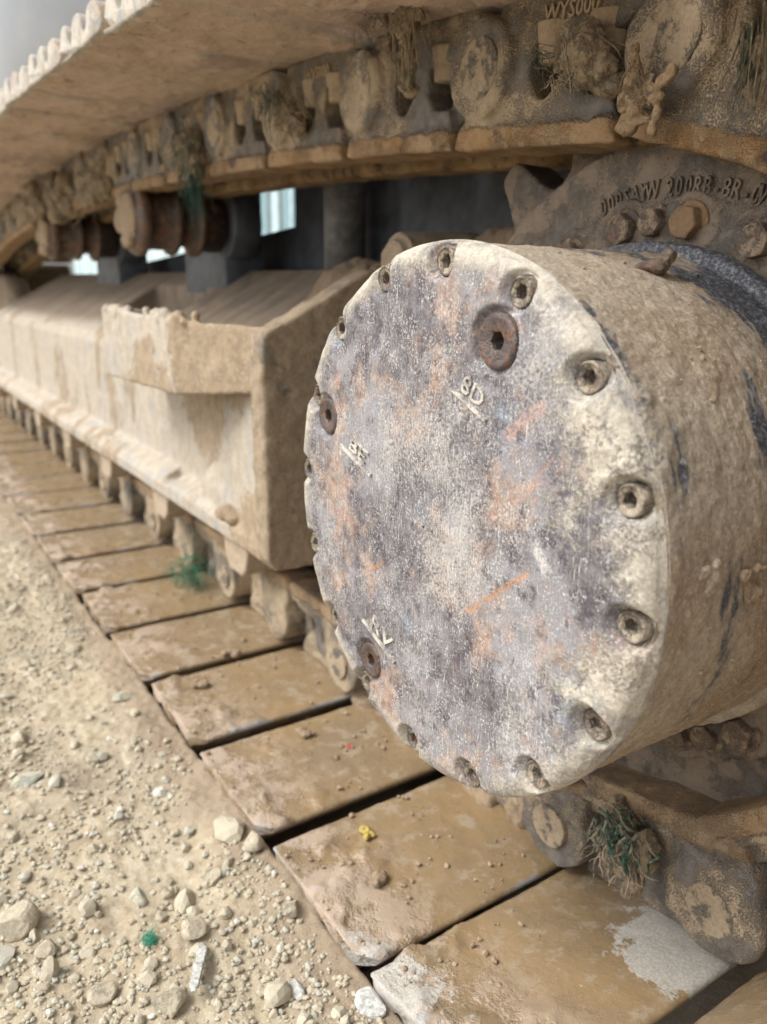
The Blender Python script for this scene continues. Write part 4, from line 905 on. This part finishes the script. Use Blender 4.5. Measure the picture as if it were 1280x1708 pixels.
clump('wad of mud, straw and green strands between two upper pins', dict(at=(.46, .92, .18),
    lumps=[((.472, .925, .192), .018, (1, 1.3, .8)), ((.470, .90, .180), .013, (1, 1.2, 1))],
    straw=[((.462, .90, .200), (.465, .88, .16), 20, .05, .014, .0010, .6)], green=[((.462, .955, .222), (.465, .91, .16), 50, .075, .012, .0008, .4)]), mm, 12)
clump('long green netting tail hanging below the upper chain', dict(at=(.46, 1.22, .15),
    lumps=[((.470, 1.235, .200), .022, (1, 1.3, 1)), ((.470, 1.22, .175), .016, (1, 1, 1.2))],
    straw=[((.462, 1.235, .21), (.465, 1.22, .13), 20, .07, .018, .0012, .4)], green=[((.462, 1.235, .205), (.462, 1.215, .08), 55, .12, .010, .0011, .12), ((.462, 1.25, .215), (.462, 1.215, .16), 40, .06, .016, .0010, .6)]), (M['straw'], M['straw'], mud_metal('dark_green_net', (.03, .10, .07), (.2, .19, .13), (.15, .15, .1), .35, rough=(.6, .9), sc=70, off=6)), 14, cat='netting clump', name='netting_clump')
for k, (y, lab) in enumerate(((1.78, 'ragged mass of mud and straw over the outer carrier roller, bigger one'), (2.1, 'blurred mud and straw mass farther along the upper chain'), (2.38, 'dull tan mass of straw above the second carrier roller'))):
    clump(lab, dict(at=(.46, y, .18), vox=.003, amp=.006, sc=45,
        lumps=[((.465+random.uniform(-.01, .01), y+random.uniform(-.06, .06), .19+random.uniform(-.035, .04)), random.uniform(.014, .026), (1, 1.2, 1.2)) for _ in range(9)],
        straw=[((.455, y, .21), (.458, y-.02, .13), 40, .07, .035, .0016, .5)]), mm, 20+k)
clump('small green fibre tuft on the lower chain beside the shoes', dict(at=(.46, 1.3, -.49), straw=[((.452, 1.30, -.500), (.44, 1.28, -.51), 12, .05, .02, .0013, .6)], green=[((.450, 1.29, -.485), (.44, 1.26, -.51), 70, .06, .022, .0012, .7)]), (M['straw'], M['straw'], mud_metal('grass_green_net', (.03, .20, .10), (.1, .22, .12), (.1, .2, .12), .3, rough=(.6, .9), sc=70, off=6)), 31, cat='netting clump', name='netting_clump')
z0 = float(gz(np.array([.14]), np.array([.556]))[0])
clump('bright green scrap of netting lying in the gravel', dict(at=(.14, .556, z0), green=[((.14, .556, z0+.003), (.16, .56, z0+.004), 60, .016, .004, .0005, 1.)]), (M['straw'], M['straw'], M['brightgreen']), 33, cat='netting scrap', name='netting_scrap')
for k, (y, lab) in enumerate(((.94, 'mud lump sitting on the lower ledge of the frame close to its end plate'),)):
    thing('mud_clod', blob('ml', [((.428+random.uniform(-.008, .01), 1.035+random.uniform(-.03, .03), -.322+random.uniform(-.006, .008)), random.uniform(.012, .02), (1, 1.2, .8)) for _ in range(9)], .003, .003, 60, 3), M['clod'], lab, 'mud clod')
# lumps of muck in the lower chain under the drum
thing('mud_heap', blob('mh', [((random.uniform(.495, .54), random.uniform(.47, .85), -.505+random.uniform(-.02, .02)), random.uniform(.012, .020), (1, 1.2, 1)) for _ in range(30)], .0028, .006, 60, 5), M['clod'], 'muck packed between the lower links below the round cover', 'mud heap')

# ------------------------------------------------------------------ what stands beyond the machine
bm = bmesh.new(); hx = 7.0; ys = []
ho = tag(new('site_hoarding', None, None, world=Matrix.Translation((hx, 14, -.55))), 'bright teal corrugated site hoarding beyond the machine, seen through the gap in the undercarriage', 'hoarding')
def sheet(y0, y1, z0, z1, m, name):
    pts = []; n = int((y1-y0)/.06); 
    for i in range(n+1): pts.append((hx+(.03 if i % 2 else -.03), y0+(y1-y0)*i/n))
    bm = bmesh.new(); b_ext(bm, pts+[(p[0]+.02, p[1]) for p in pts[::-1]], z0, z1, axis=2); new(name, to_mesh(name, bm), m, ho)
yy = 4.
cols = ['teal', 'tealpale', 'teal', 'teal', 'blue', 'teal', 'tealpale']
for i in range(52):
    sheet(yy, yy+.45, .95, 3.4, M[cols[i % 7]], 'corrugated_panel')
    bm = bmesh.new(); b_box(bm, (hx-.09, yy+.45, -.5), (hx-.03, yy+.50, 3.5)); new('fence_post', to_mesh('fp', bm), M['hgrey'] if i % 3 else M['tealpale'], ho); yy += .5
bm = bmesh.new(); b_box(bm, (hx-.06, 4, -.6), (hx+.06, 30, .93)); new('base_wall', to_mesh('bw', bm), M['tealpale'], ho)
